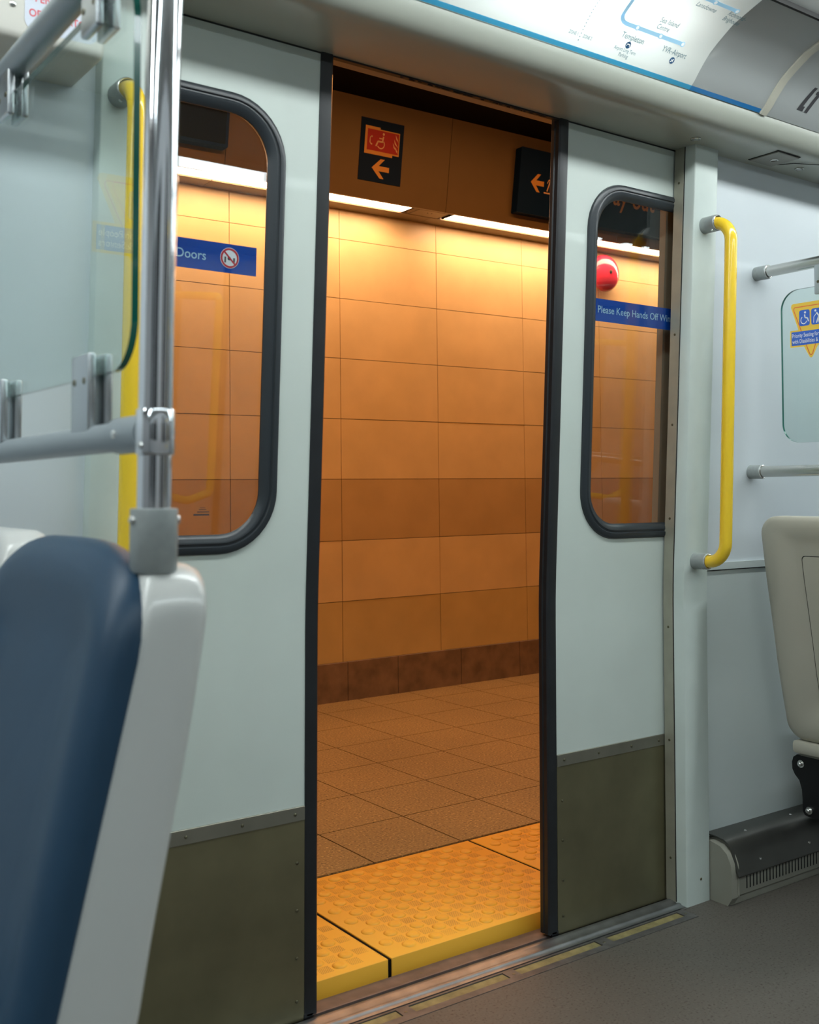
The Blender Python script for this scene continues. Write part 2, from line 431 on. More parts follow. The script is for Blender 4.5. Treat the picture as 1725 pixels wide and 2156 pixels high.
# ------------------------------------------------------------------ sliding doors
def door(name, mirror, label):
    """built as the right-hand leaf (x from 1.892), mirrored for the left"""
    X = (lambda x: 2*MX-x) if mirror else (lambda x: x)
    def mx(bm):
        if mirror:
            for v in bm.verts: v.co.x = 2*MX-v.co.x
            bmesh.ops.reverse_faces(bm, faces=bm.faces)
        return bm
    root = empty(name, (X(2.3), Y0, 0), label, 'door', kind='structure')
    x0, x1 = 1.925, 2.735; W0, W1, WZ0, WZ1 = 2.004, 2.640, .998, 1.946
    obj('leaf_panel', mx(holed_panel(x0, x1, .004, 2.095, rr(W0+.02, W1-.02, WZ0+.02, WZ1-.02, .11, 10), Y0, .034)), M['leaf'], root)
    # edge seal: two lips and a nose
    bm = nb(); zs = [.008]+ZC+[2.092]
    sec = [(0, -.002), (-.006, -.004), (-.028, -.004), (-.032, 0), (-.033, .010), (-.030, .013), (-.033, .016), (-.033, .026), (-.026, .034), (0, .034)]
    ls = [[Vector((x0+a, wy(z)+b, z)) for a, b in sec] for z in zs]; loops(bm, ls)
    obj('edge_seal', mx(bm), M['rubber'], root)
    # small rubber foot of the seal
    bm = nb(); box(bm, x0-.022, x0+.002, Y0-.004, Y0+.012, -.006+.008, .014, .002)
    obj('seal_foot', mx(bm), M['rubber'], root)
    g = obj('window_frame', mx(ring_frame((W0, W1, WZ0, WZ1), .13, [(0, 0), (.002, .006), (.008, .009), (.015, .009), (.017, .006), (.020, .006), (.023, .008), (.030, .007), (.038, .001), (.041, -.002), (.041, -.005), (.028, -.030), (0, -.03)], Y0)), M['gasket'], root)
    bm = nb(); o_ = rr(W0+.036, W1-.036, WZ0+.036, WZ1-.036, .095, 10)
    ls = [[Vector((x, wy(z)+t, z)) for x, z in o_] for t in (.004, .010)]; loops(bm, ls)
    pane = obj('window_pane', mx(bm), M['glass'], root, smooth=0)
    # blue notice behind the glass
    sx0, sx1 = 2.050, 2.600
    f = lambda u, v: (u, wy(v)+.0125, v)
    f2 = lambda u, v: (u, wy(v)+.0120, v)
    f3 = lambda u, v: (u, wy(v)+.0116, v)
    if not mirror:
        d = Draw().rect(sx0, sx1, 1.578, 1.638); st = obj('notice_sticker', d.mesh(f), M['signblue'], pane, smooth=0)
        d = Draw().text('Please Keep Hands Off Windows & Doors', 2.064, 1.601, .0185, .440, bold=.006)
        obj('notice_text', d.mesh(f2), M['signtext'], pane, smooth=0)
    else:
        a0, a1 = 2*MX-sx1, 1.049
        d = Draw().rect(a0, a1, 1.578, 1.638); obj('notice_sticker', d.mesh(f), M['signblue'], pane, smooth=0)
        d = Draw().text('Please Keep Hands Off Windows & Doors', .934, 1.5985, .0185, .440, align='R', bold=.006)
        obj('notice_text', d.mesh(f2), M['signtext'], pane, smooth=0)
        cx, cz = .987, 1.609
        d = Draw().disc(cx, cz, .0215, 28); bm = d.mesh(f2); obj('prohibition_disc', bm, M['st_white'], pane, smooth=0)
        d = Draw().ring(cx, cz, .0165, .0205).line([(cx-.0125, cz+.0125), (cx+.0125, cz-.0125)], .0036)
        obj('prohibition_ring', d.mesh(f3), M['s_red'], pane, smooth=0)
        d = Draw().line([(cx-.010, cz-.010), (cx-.010, cz+.002)], .004).line([(cx+.010, cz-.008), (cx+.010, cz+.001)], .0045).disc(cx-.001, cz-.001, .004, 10)
        obj('prohibition_hand', d.mesh(lambda u, v: (u, wy(v)+.0118, v)), M['black_ink'], pane, smooth=0)
        # small black glazing mark etched low in the pane
        d = Draw().rect(.922, .957, 1.078, 1.0815).rect(.930, .957, 1.0845, 1.0865).rect(.934, .950, 1.0895, 1.091).rect(.936, .948, 1.0935, 1.0945)
        obj('glazing_mark', d.mesh(f3), M['black_ink'], pane, smooth=0)
    # kick plate, strip, rivets
    bm = nb(); box(bm, x0+.001, x1-.01, Y0-.0022, Y0+.001, .003, .424); kp = obj('kick_plate', mx(bm), M['kick'], root)
    bm = nb(); box(bm, x0+.001, x1-.01, Y0-.004, Y0+.001, .423, .453, .0008, 1); ks = obj('kick_strip', mx(bm), M['kick_strip'], root)
    pts = [(1.950, .438), (2.075, .438), (2.20, .438), (2.31, .438)]
    for px, pz in pts:
        bm = nb(); lathe(bm, [(.0036, 0), (.0034, .0012), (.0018, .0022), (0, .0024)], (0, -1, 0), (px, Y0-.004, pz), 10); obj('rivet', mx(bm), M['rivet'], ks)
    for pz in (.335, .235, .135, .045):
        bm = nb(); lathe(bm, [(.0036, 0), (.0034, .0012), (.0018, .0022), (0, .0024)], (0, -1, 0), (1.944, Y0-.0022, pz), 10); obj('rivet', mx(bm), M['rivet'], kp)
    return root
M['glass'] = glass_mat('door_window_glass', (.93, .95, .95), .06, .9)
M['pane'] = glass_mat('screen_glass', (.90, .955, .94), .05, .9)
door('door_2', False, 'grey-green sliding train door leaf on the right, open, with bell seen through its window')
door('door_1', True, 'grey-green sliding train door leaf on the left behind the chrome pole, blue Doors notice on its window')

# ------------------------------------------------------------------ posts, walls
def post(name, x0, x1, inner, label):
    """inner = side (+1/-1) that faces the doorway"""
    root = empty(name, ((x0+x1)/2, 1.96, 0), kind='structure')
    bm = nb(); slab(bm, x0, x1, 0, ZT, 1.947, 2.008)
    es = [e for e in bm.edges if abs(e.verts[0].co.z-e.verts[1].co.z) > .02 and all(v.co.y < 1.96 for v in e.verts)]
    bmesh.ops.bevel(bm, geom=es, offset=.004, segments=3, affect='EDGES', profile=.5)
    obj('post_cover', bm, M['post'], root)
    xi = x0 if inner < 0 else x1
    bm = nb(); a, b = (xi-.003, xi+.001) if inner < 0 else (xi-.001, xi+.003)
    slab(bm, a, b, .005, ZT-.001, 1.985, 2.0165)
    st = obj('jamb_strip', bm, M['steel'], root)
    bm = nb(); a, b = (xi+.006, xi+.05) if inner < 0 else (xi-.05, xi-.006)
    slab(bm, a, b, .005, ZT-.001, 2.0075, 2.0205); obj('jamb_gap_shade', bm, M['dark'], root)  # black slab painting the shade inside the gap beside the leaf
    bm = nb(); a, b = (xi-.0008, xi+.001) if inner < 0 else (xi-.001, xi+.0008)
    slab(bm, a, b, .005, ZT-.001, 1.9825, 1.985); obj('jamb_seam', bm, M['dark'], root)
    for z in (1.98, 1.56, 1.31, 1.05, .75, .44, .12):
        bm = nb(); lathe(bm, [(.0035, 0), (.0032, .0012), (0, .0018)], (inner, 0, 0), (xi+inner*.003, wy(z, 2.0), z), 10); obj('rivet', bm, M['rivet'], st)
    bm = nb(); lathe(bm, [(.004, 0), (.0035, .001), (0, .0015)], (0, -1, 0), ((x0+x1)/2+.01, 1.947, .065), 10); obj('screw', bm, M['rivet'], root)
    return root
post('trim_1', 2.335, 2.432, -1, '')
post('trim_2', .677, XL, 1, '')

bm = nb(); slab(bm, 2.432, 6.0, 0, ZT+.02, 1.98, 2.000)
wr = struct('wall_right', bm, M['panel'])
bm = nb(); slab(bm, 2.4325, 6.0, 0, .900, 1.9792, 1.9802); struct('wall_right_lower', bm, M['panel_low'])
bm = nb(); slab(bm, -3.0, .677, 0, ZT+.02, 1.98, 2.000)
wl = struct('wall_left', bm, M['panel'])
bm = nb(); slab(bm, 2.4325, 6.0, .902, .922, 1.972, 1.981)
struct('trim_3', bm, M['panel_low'])
bm = nb(); slab(bm, 2.4325, 6.0, .899, .902, 1.9765, 1.981)
struct('trim_4', bm, M['dark'])

# outer body of the train around the doorway, lit by the station
bm = nb(); slab(bm, 2.380, 6.0, 0, 2.25, 2.085, 2.107); struct('wall_outer_right', bm, M['body'])
bm = nb(); slab(bm, -3.0, 2*MX-2.380, 0, 2.25, 2.085, 2.107); struct('wall_outer_left', bm, M['body'])
bm = nb(); box(bm, -3.0, 6.0, 1.975, 2.054, ZT+.022, ZT+.15); 
struct('trim_5', bm, M['body'])
bm = nb(); box(bm, -3.0, 6.0, 1.962, 1.9745, ZT-.004, ZT+.06); 
struct('trim_6', bm, M['rubber'])
# frayed brush strip above the leaves
bm = nb()
for k in range(90):
    x = 1.40+.46*k/90+random.uniform(-.004, .004); box(bm, x, x+.004+random.random()*.006, 1.9655, 1.968, ZT-.0035-random.random()*.0035, ZT+.012)
o = struct('trim_7', bm, M['rubber'])

# ------------------------------------------------------------------ header above the doors
HP = [(1.740, 2.135), (1.722, 2.152), (1.706, 2.172), (1.690, 2.190), (1.672, 2.208), (1.650, 2.224), (1.625, 2.240), (1.602, 2.254), (1.568, 2.266), (1.540, 2.276), (1.508, 2.287)]
ACC = [0]
for (a, b), (c, d) in zip(HP, HP[1:]): ACC.append(ACC[-1]+math.hypot(c-a, d-b))
def prof(s, off=0):
    s = max(0, min(ACC[-1]-1e-6, s))
    for i in range(len(ACC)-1):
        if s <= ACC[i+1]:
            t = (s-ACC[i])/(ACC[i+1]-ACC[i]); (a, b), (c, d) = HP[i], HP[i+1]
            L_ = math.hypot(c-a, d-b); n = (-(d-b)/L_, (c-a)/L_)   # towards the cabin / down
            if n[1] > 0: n = (-n[0], -n[1])
            return a+(c-a)*t+n[0]*off, b+(d-b)*t+n[1]*off
def s_of_y(y):
    for i in range(len(HP)-1):
        if HP[i+1][0] <= y <= HP[i][0]: return ACC[i]+(HP[i][0]-y)/(HP[i][0]-HP[i+1][0])*(ACC[i+1]-ACC[i])
    return 0 if y > HP[0][0] else ACC[-1]
# soffit and rounded lip
sof = [(1.962, ZT), (1.88, ZT-.002), (1.80, ZT-.002), (1.785, ZT), (1.768, ZT+.007), (1.755, ZT+.020), (1.747, ZT+.036), (1.742, ZT+.052), (1.742, ZT+.075), (1.962, ZT+.075)]
bm = nb(); prism_x(bm, sof, .655, 6.0); struct('ceiling_header', bm, M['header'])
# short left header beyond the emergency unit
bm = nb(); prism_x(bm, sof, -3.0, .655); struct('ceiling_header_left', bm, M['header'])
XB = 2.128
def cove(x0, x1, s0, s1, off0, off1, n=None):
    bm = nb(); ss = sorted({s0, s1, *[a for a in ACC if s0 < a < s1]})
    pr = [prof(s, off0) for s in ss]+[prof(s, off1) for s in reversed(ss)]
    prism_x(bm, pr, x0, x1); return bm
def cf(off): return lambda u, v: (u, *prof(v, off))
def cmesh(d, off): return d.mesh(cf(off), cuts=ACC[1:-1])
sy = s_of_y; s1 = sy(1.675); s2 = sy(1.569)
mp = empty('route_map_panel', (1.5, 1.74, 2.13), 'curved white route map panel with blue stripe above the open doors', 'sign')
obj('backlit_panel', cmesh(Draw().rect(.50, XB, .0005, ACC[-1]-.001), 0), M['maplit'], mp)
obj('unlit_panel', cove(XB, 2.418, 0, ACC[-1], 0, -.006), M['mapwhite'], mp)
obj('stripe', cmesh(Draw().rect(.50, XB, .001, .0125), .0006), M['stripelit'], mp)
tag(obj('stripe', cmesh(Draw().rect(XB, 2.412, .001, .0125), .0006), M['stripe'], mp), 'darker blue stripe on the unlit end')
obj('partition_rib', cove(XB, XB+.004, 0, ACC[-1], -.006, -.075), M['header'], mp)
sy = s_of_y
# route lines
def mpart(name, d, off, m): return obj(name, cmesh(d, off), M[m], mp, smooth=0)
mpart('route_line', Draw().line([(1.800, sy(1.52)), (1.803, sy(1.60)), (1.806, s1+.020)]+[(1.832-.026*math.cos(t), s1+.020-.020*math.sin(t)) for t in (.3, .7, 1.1, 1.57)]+[(2.027, s1)], .0095), .0010, 'mapline')
mpart('route_line', Draw().line([(1.70, s2), (2.097, s2)], .0095), .0010, 'mapline')
for x, s in ((1.868, s1), (1.948, s1), (2.027, s1), (2.018, s2), (2.097, s2), (1.93, s2)):
    mpart('station_ring', Draw().disc(x, s, .0068, 16), .0014, 'mapline'); mpart('station_dot', Draw().disc(x, s, .0044, 16), .0018, 'mapdot')
for a in (('Templeton', 1.872, s1-.031, .0135, .074, 'C'), ('YVR–Airport', 2.017, s1-.030, .0135, .086, 'C'), ('Sea Island', 1.947, s1+.031, .0125, .062, 'C'), ('Centre', 1.940, s1+.014, .0125, .041, 'C'),
          ('Lansdowne', 2.010, s2-.026, .0125, .068, 'C'), ('Richmond–', 2.083, s2-.018, .0125, .064, 'L'), ('Brighouse', 2.083, s2-.035, .0125, .058, 'L'),
          ('Airport Long Term', 1.866, s1-.060, .0085, .072, 'C'), ('Parking', 1.868, s1-.072, .0085, .031, 'C'), ('ZONE 1', 1.712, sy(1.715), .0075, .028, 'R'), ('ZONE 2', 1.728, sy(1.715), .0075, .028, 'L'), ('Commercial Drive', 1.705, sy(1.655), .0125, .11, 'R')):
    mpart('map_lettering', Draw().text(*a, bold=.004), .0012, 'mapink')
d = Draw()
for k in range(26): d.disc(1.720, sy(1.72)+.008*k, .0017, 8, ru=.0014)
mpart('zone_line', d, .0012, 'mapink')
for x in (1.868, 2.022): mpart('map_pictogram', Draw().disc(x, s1-.043, .0082, 18), .0013, 'mapink2')
mpart('pictogram_mark', Draw().line([(1.8635, s1-.041), (1.8635, s1-.046)], .0014).line([(1.8725, s1-.041), (1.8725, s1-.046)], .0014).line([(1.8635, s1-.041), (1.8725, s1-.041)], .0026), .0017, 'mapdot')
mpart('pictogram_mark', Draw().line([(2.0175, s1-.0470), (2.0265, s1-.0390)], .0022).line([(2.0185, s1-.0400), (2.0255, s1-.0460)], .0016), .0017, 'mapdot')
# frame hoop and next panel
bm = cove(2.414, 2.440, -.0, ACC[-1], .005, -.006)
tag(obj('panel_hoop', bm, M['frame'], mp), 'cream curved strip')
o = empty('car_number_panel', (2.8, 1.74, 2.13), 'grey curved panel with black italic characters at top right', 'sign')
obj('panel', cove(2.440, 6.0, 0, ACC[-1], 0, -.006), M['mapwhite'], o)
d = Draw(); a, b = sy(1.711), sy(1.668)
d.poly([(2.541, a-.002), (2.567, a-.002), (2.567, a+.011), (2.559, a+.011), (2.569, b+.004), (2.556, b+.004)])
d.poly([(2.574, a-.003), (2.588, a-.003), (2.600, b+.003), (2.588, b+.003), (2.576, b-.006), (2.578, b-.014), (2.584, b-.011)])
obj('panel_lettering', cmesh(d, .0008), M['black_ink'], o)
# light box behind the backlit map: real tube and white back
bm = nb(); prism_x(bm, [(1.50, 2.295), (1.50, 2.42), (1.80, 2.42), (1.80, 2.15), (1.79, 2.15), (1.79, 2.41), (1.51, 2.41), (1.51, 2.295)], .45, XB+.004)
obj('light_box', bm, M['st_white'], mp)
def area(name, loc, size, rot, col, power, sx=None):
    l = bpy.data.lights.new(name, 'AREA'); l.shape = 'RECTANGLE'; l.size = size[0]; l.size_y = size[1]; l.color = col; l.energy = power
    o = bpy.data.objects.new(name, l); C.objects.link(o); o.location = loc; o.rotation_euler = rot; return o
# tube inside the light box, aimed down and out at the map plastic
area('map_tube_light', (1.70, 1.70, 2.36), (.62, .05), (math.radians(-20), 0, 0), (.95, 1, .98), 1.6)
area('map_tube_light', (1.0, 1.70, 2.36), (.5, .05), (math.radians(-20), 0, 0), (.95, 1, .98), .7)

# ceiling proper, both sides
prc = [(1.508, 2.292), (1.40, 2.330), (1.36, 2.385), (1.20, 2.385), (1.16, 2.40), (.50, 2.43), (-.20, 2.40), (-.30, 2.36), (-.52, 2.345), (-.60, 2.30), (-.78, 2.14), (-.90, 2.08), (-1.02, 2.05)]
bm = nb(); loops(bm, [[Vector((x, y, z)) for y, z in prc] for x in (-3.0, 6.0)], False, False)
r = bmesh.ops.extrude_face_region(bm, geom=list(bm.faces)); bmesh.ops.translate(bm, verts=[v for v in r['geom'] if isinstance(v, bmesh.types.BMVert)], vec=(0, 0, .03))
struct('ceiling', bm, M['ceil'])
bm = nb(); box(bm, 2.418, 6, 1.502, 1.5095, 2.282, 2.30); box(bm, .5, 2.414, 1.502, 1.5095, 2.282, 2.30)
struct('trim_8', bm, M['dark'])
# luminaires
def luminaire(x0, x1, y0, y1, z, label, m='lamp_cool'):
    root = empty('ceiling_light', ((x0+x1)/2, (y0+y1)/2, z), label, 'light', 'cool white strip lights in the carriage ceiling')
    bm = nb(); box(bm, x0-.01, x1+.01, y0-.008, y1+.008, z+.004, z+.035); obj('housing', bm, M['ceil'], root)
    bm = nb(); box(bm, x0, x1, y0, y1, z-.004, z+.0045, .002, 1); obj('diffuser', bm, M[m], root)
for k, (a, b) in enumerate(((-2.6, -.9), (-.8, .9), (1.0, 2.60), (2.72, 4.4), (4.5, 5.9))):
    luminaire(a, b, 1.21, 1.35, 2.350, 'cool white ceiling strip light on the door side')
for k, (a, b) in enumerate(((-2.6, -.9), (-.8, .62), (.68, 1.60), (1.68, 4.42), (4.62, 5.9))):
    luminaire(a, b, -.50, -.34, 2.325, 'cool white ceiling strip light on the far side', 'lamp_far')

# soffit fittings right of the doors
def fastener(x, y, label):
    root = empty('soffit_fastener', (x, y, ZT), label, 'fastener', 'round metal fasteners under the header')
    bm = nb(); lathe(bm, [(.014, 0), (.0138, .003), (.011, .0045), (.0105, .003), (0, .003)], (0, 0, -1), (x, y, ZT-.002), 24); obj('ring', bm, M['satin'], root)
    bm = nb(); lathe(bm, [(.008, .0028), (.0075, .0045), (0, .0047)], (0, 0, -1), (x, y, ZT-.002), 18); obj('screw_head', bm, M['screw'], root)
fastener(2.297, 1.857, 'round fastener in the soffit just above the top of the door post')
fastener(2.763, 1.856, 'round fastener in the soffit at the right, past the diamond access plate')
ap = empty('access_plate', (2.62, 1.84, ZT), 'small square access plate with a lock in the soffit, top right', 'hatch')
bm = nb(); box(bm, 2.570, 2.670, 1.793, 1.887, ZT-.0065, ZT-.0025, .001, 1); obj('plate', bm, M['hatch'], ap)
bm = nb(); box(bm, 2.567, 2.673, 1.790, 1.890, ZT-.0035, ZT-.002); obj('plate_gap', bm, M['dark'], ap)
bm = nb(); lathe(bm, [(.012, 0), (.0118, .002), (.009, .003), (.009, .001), (0, .001)], (0, 0, -1), (2.622, 1.842, ZT-.006), 20); obj('lock', bm, M['satin'], ap)
bm = nb(); tube(bm, arc_path([(2.665, 1.88, ZT-.004), (2.70, 1.83, ZT-.005), (2.80, 1.785, ZT-.004), (2.85, 1.762, ZT+.004)], .02, 4), .0011, 6)
tag(obj('seam_wire', bm, M['dark']), 'thin dark wire running from the access plate toward the lip', 'wire')

# ------------------------------------------------------------------ floor, sill
bm = nb()
box(bm, -3.0, 6.0, -1.02, 1.890, -.03, 0)
box(bm, -3.0, .790, 1.890, 2.0, -.03, 0); box(bm, 2.312, 6.0, 1.890, 2.0, -.03, 0)
struct('floor', bm, M['vinyl'], smooth=0)
sl = empty('door_sill', (MX, 1.95, 0), 'metal door sill with yellow worn inserts across the doorway', 'door sill')
# frame plate with recesses for inserts
ins = [(2.012+.001, 2.285), (1.705, 1.975), (1.400, 1.672), (1.095, 1.367), (.795, 1.062)]
bm = nb(); box(bm, .790, 2.312, 1.8905, 1.912, -.02, .0012); box(bm, .790, 2.335, 1.942, 1.9475, -.02, .0012)
xs = [.790]+[v for p in sorted(ins) for v in p]+[2.312]
for i in range(0, len(xs), 2): box(bm, xs[i], xs[i+1], 1.9115, 1.9425, -.02, .0012)
obj('frame_plate', bm, M['sill'], sl, smooth=0)
for a, b in ins:
    bm = nb(); box(bm, a+.001, b-.001, 1.913, 1.941, -.02, -.0012); obj('insert', bm, M['insert'], sl, smooth=0)
bm = nb(); box(bm, XL, XR, 1.9475, 1.953, -.02, -.004); obj('groove', bm, M['dark'], sl, smooth=0)
bm = nb(); prism_x(bm, [(1.953, -.02), (1.953, .001), (1.966, .0015), (1.968, .0045), (1.975, .0055), (1.985, .002), (1.994, .0065), (2.006, .0075), (2.014, .004), (2.016, -.02)], XL, XR); obj('track', bm, M['alu'], sl, smooth=60)
bm = nb(); box(bm, XL, XR, 2.016, 2.030, -.02, -.006); obj('track_slot', bm, M['dark'], sl, smooth=0)
bm = nb(); prism_x(bm, [(2.030, -.02), (2.030, .001), (2.033, .0022), (2.036, .001), (2.084, -.0015), (2.086, -.02)], .70, 2.40); obj('outer_plate', bm, M['outsill'], sl, smooth=60)
for x in (1.07, 1.38, 1.69, 1.99, 2.298):
    bm = nb(); lathe(bm, [(.004, 0), (.0035, .0006), (0, .0008)], (0, 0, 1), (x, 1.922, .0012), 10); obj('screw', bm, M['rivet'], sl)
for x in (1.30, 1.52, 1.75):
    bm = nb(); lathe(bm, [(.003, 0), (.0026, .0006), (0, .0008)], (0, 0, 1), (x, 2.055, -.0002), 10); obj('screw', bm, M['rivet'], sl)

# ------------------------------------------------------------------ grab bars
def grab(x, yt, yb, zt, zb, yposttop, ypostbot, side, label):
    root = empty('grab_bar', (x, yb, zb), label, 'grab bar', None)
    path = arc_path([(x, yposttop-.03, zt), (x, yt, zt), (x, yb, zb), (x, ypostbot-.03, zb)], .055, 10)
    bm = nb(); tube(bm, path, .0168, 24); obj('bar', bm, M['yellow'], root)
    for y_, z_ in ((yposttop, zt), (ypostbot, zb)):
        bm = nb(); lathe(bm, [(.0225, -.002), (.0225, .044), (.0205, .046), (.0185, .046), (.0175, .040)], (0, -1, 0), (x, y_, z_), 28)
        br = obj('bracket', bm, M['socket'], root)
        bm = nb(); tube(bm, [(x+.0195*math.cos(k*PI/12), y_-.046, z_+.0195*math.sin(k*PI/12)) for k in range(25)], .0016, 6, False); obj('bracket_rim', bm, M['screw'], br)
        bm = nb(); lathe(bm, [(.004, 0), (.0035, .0015), (0, .002)], (-.5, 0, -1), (x-.0225*.45, y_-.034, z_-.0225*.89), 10); obj('screw', bm, M['screw'], br)
    return root
grab(2.380, 1.808, 1.842, 1.858, .934, wy(1.858, 1.947), wy(.934, 1.947), 1, 'yellow vertical grab bar on the post right of the open doors')
grab(.711, 1.808, 1.842, 1.858, .934, wy(1.858, 1.947), wy(.934, 1.947), 1, 'yellow vertical grab bar at the left, partly behind the glass pane and chrome pole')

# ------------------------------------------------------------------ windscreens
def clamp(X, yc, z0, z1, rot, root, w=.060, down=False):
    """pair of plates gripping the glass; they stand on / hang from the rail"""
    for sx in (-1, 1):
        bm = nb(); a, b = sorted((X+sx*.0045, X+sx*.0150)); box(bm, a, b, yc-w/2, yc+w/2, z0, z1, .0035, 3)
        c = obj('clamp', bm, M['clampm'], root)
        for dy in (-.017, .017):
            zz = (z0*.35+z1*.65) if not down else (z0*.65+z1*.35)
            bm = nb(); lathe(bm, [(.0042, 0), (.0038, .0008), (.002, .0006), (0, .0004)], (sx, 0, 0), (X+sx*.0150, yc+dy, zz), 10); obj('screw', bm, M['rivet'], c)
def glasspane(X, y0, y1, z0, z1, r, root, th=.004):
    bm = nb(); lp = rr(y0, y1, z0, z1, r, 12)
    vv = loops(bm, [[Vector((X+t, y, z)) for y, z in lp] for t in (-th, th)], True, True)
    finish(bm, 0)
    for f in bm.faces: f.material_index = 0 if len(f.verts) > 8 else 1
    return obj('glass_pane', bm, [M['pane'], M['glass_edge']], root, smooth=0)
def priority_sticker(f, k, mats, pane, root=None):
    """f(off) -> (u, v) -> point; u runs 0..1 over the width k in reading direction, v in metres"""
    y_, o_, b_, w_ = mats
    tri = Draw().poly([(.03, .090), (.045, .098), (.08, .100), (.92, .100), (.955, .098), (.97, .090), (.67, -.0235), (.54, -.054), (.50, -.058), (.46, -.054), (.33, -.0235)])
    st = obj('sticker_triangle', tri.mesh(f(.0006)), y_, pane, smooth=0)
    obj('sticker_band', Draw().rect(0, 1, -.0240, .0240).mesh(f(.0007)), y_, pane, smooth=0)
    def sk(d, pts, w):
        for p, q in zip(pts, pts[1:]):
            L_ = math.hypot((q[0]-p[0])*k, q[1]-p[1]) or 1; nx = -(q[1]-p[1])/L_; ny = (q[0]-p[0])*k/L_
            d.poly([(p[0]+nx*w/2/k, p[1]+ny*w/2), (q[0]+nx*w/2/k, q[1]+ny*w/2), (q[0]-nx*w/2/k, q[1]-ny*w/2), (p[0]-nx*w/2/k, p[1]-ny*w/2)])
        return d
    P_ = [(.86, .089), (.12, .089), (.10, .086), (.10, .080), (.465, -.046), (.50, -.050), (.535, -.046), (.90, .080), (.90, .086), (.88, .089), (.86, .089)]
    obj('sticker_outline', sk(Draw(), P_, .0026).mesh(f(.0009)), o_, pane, smooth=0)
    obj('sticker_field', Draw().rect(.035, .965, -.0195, .0195).mesh(f(.0011)), b_, pane, smooth=0)
    g = (.045/k)/1.35
    for n_, u0 in enumerate((.5-g-.018, .5+.018)):
        ic = obj('icon_field', Draw().poly([(u0+a*g, .034+b) for a, b in rr(0, 1, 0, .045, .007, 4)] if False else [(u0+a/k, .034+b) for a, b in rr(0, g*k, 0, .045, .006, 5)]).mesh(f(.0012)), b_, pane, smooth=0)
        d = Draw(); u = u0+g*.5
        def dd(a, b, r): d.poly([(a+r/k*math.cos(2*PI*i/12), b+r*math.sin(2*PI*i/12)) for i in range(12)])
        if n_ == 0:
            dd(u+.0025/k, .0715, .0032); sk(d, [(u+.001/k, .066), (u+.002/k, .057), (u+.010/k, .055), (u+.013/k, .045)], .0038)
            sk(d, [(u-.002/k+.0095/k*math.cos(math.radians(t)), .050+.0105*math.sin(math.radians(t))) for t in (120, 150, 190, 230, 270, 310, 345)], .0024)
        else:
            dd(u-.003/k, .0725, .0032); sk(d, [(u, .067), (u+.007/k, .058), (u+.006/k, .050), (u+.009/k, .038)], .0042); sk(d, [(u+.005/k, .052), (u, .038)], .0036); sk(d, [(u+.001/k, .065), (u-.008/k, .056), (u-.009/k, .039)], .0018)
        obj('icon_figure', d.mesh(f(.0016)), w_, ic, smooth=0)
    obj('sticker_print', Draw().text('Priority Seating for People', .055, .0030, .0112, .89, bold=.008).mesh(f(.0016)), w_, pane, smooth=0)
    obj('sticker_print', Draw().text('with Disabilities & Seniors', .055, -.0135, .0112, .89, bold=.008).mesh(f(.0016)), w_, pane, smooth=0)
# left screen
lg = empty('glass_screen', (.432, 1.55, 1.17), 'glass draught screen on a grey rail at the left beside the chrome pole', 'glass screen')
pn = glasspane(.432, 1.100, 1.915, 1.262, 1.700, .055, lg)
for z_, r_, nm in ((1.186, .0165, 'bottom_rail'), (1.742, .0185, 'top_rail')):
    bm = nb(); tube(bm, [(.430, 1.050, z_+.003), (.432, wy(z_, 1.98)+.002, z_-.003)], r_, 24); rl = obj(nm, bm, M['railgrey'], lg)
    bm = nb(); lathe(bm, [(r_+.0035, .0), (r_+.0035, .085), (r_+.001, .088)], (0, 1, 0), (.430, 1.047, z_+.003), 28); obj('rail_sleeve', bm, M['railgrey'], rl)
    bm = nb(); lathe(bm, [(.0042, 0), (.004, .002), (0, .003)], (-1, 0, 0), (.430-r_-.0035, 1.10, z_+.003), 10); obj('screw', bm, M['screw'], rl)
for yc in (1.232, 1.590): clamp(.432, yc, 1.196, 1.288, 0, lg)
for yc in (1.215, 1.575): clamp(.432, yc, 1.664, 1.750, 0, lg, w=.055, down=True)
# the same notice on the wall above the blue seats; the pane mirrors it
ws = empty('priority_sticker', (.072, wy(1.6, 1.98), 1.60), 'yellow priority seating sticker seen mirrored in the left glass pane', 'sticker')
priority_sticker(lambda off: (lambda u, v: (-.033+.210*u, wy(1.602+v*1.2, 1.98)-off, 1.602+v*1.2)), .21, (M['st_yellow'], M['st_orange'], M['st_blue'], M['st_white']), ws)

# chrome stanchion
sp = empty('stanchion', (.426, 1.03, 1.05), 'shiny chrome pole standing in a grey socket on the seat shell', 'pole')
pole = [(.4265, 1.030, 1.06), (.4265, 1.029, 1.126), (.426, 1.024, 1.32), (.4245, 1.012, 1.55), (.4235, 1.000, 1.70), (.423, .985, 1.90), (.423, .96, 2.2), (.423, .95, 2.425)]
bm = nb(); tube(bm, pole, .0172, 32); obj('pole', bm, M['chrome'], sp)
bm = nb(); lathe(bm, [(.0172, -.001), (.0190, 0), (.0196, .002), (.0196, .044), (.0190, .0455), (.0172, .046)], (0, -.01, 1), (.4265, 1.0275, 1.166), 32); cl = obj('collar', bm, M['chrome'], sp)
bm = nb(); lathe(bm, [(.004, 0), (.0036, .002), (0, .003)], (-1, -.3, 0), (.4265-.0188, 1.0215, 1.175), 10); obj('screw', bm, M['screw'], cl)
bm = nb(); lathe(bm, [(.0, 0), (.0225, 0), (.0238, .002), (.0238, .062), (.0232, .064), (.0180, .0645), (.0172, .060)], (0, -.005, 1), (.4265, 1.030, 1.0475), 36); so = obj('socket', bm, M['socket'], sp)
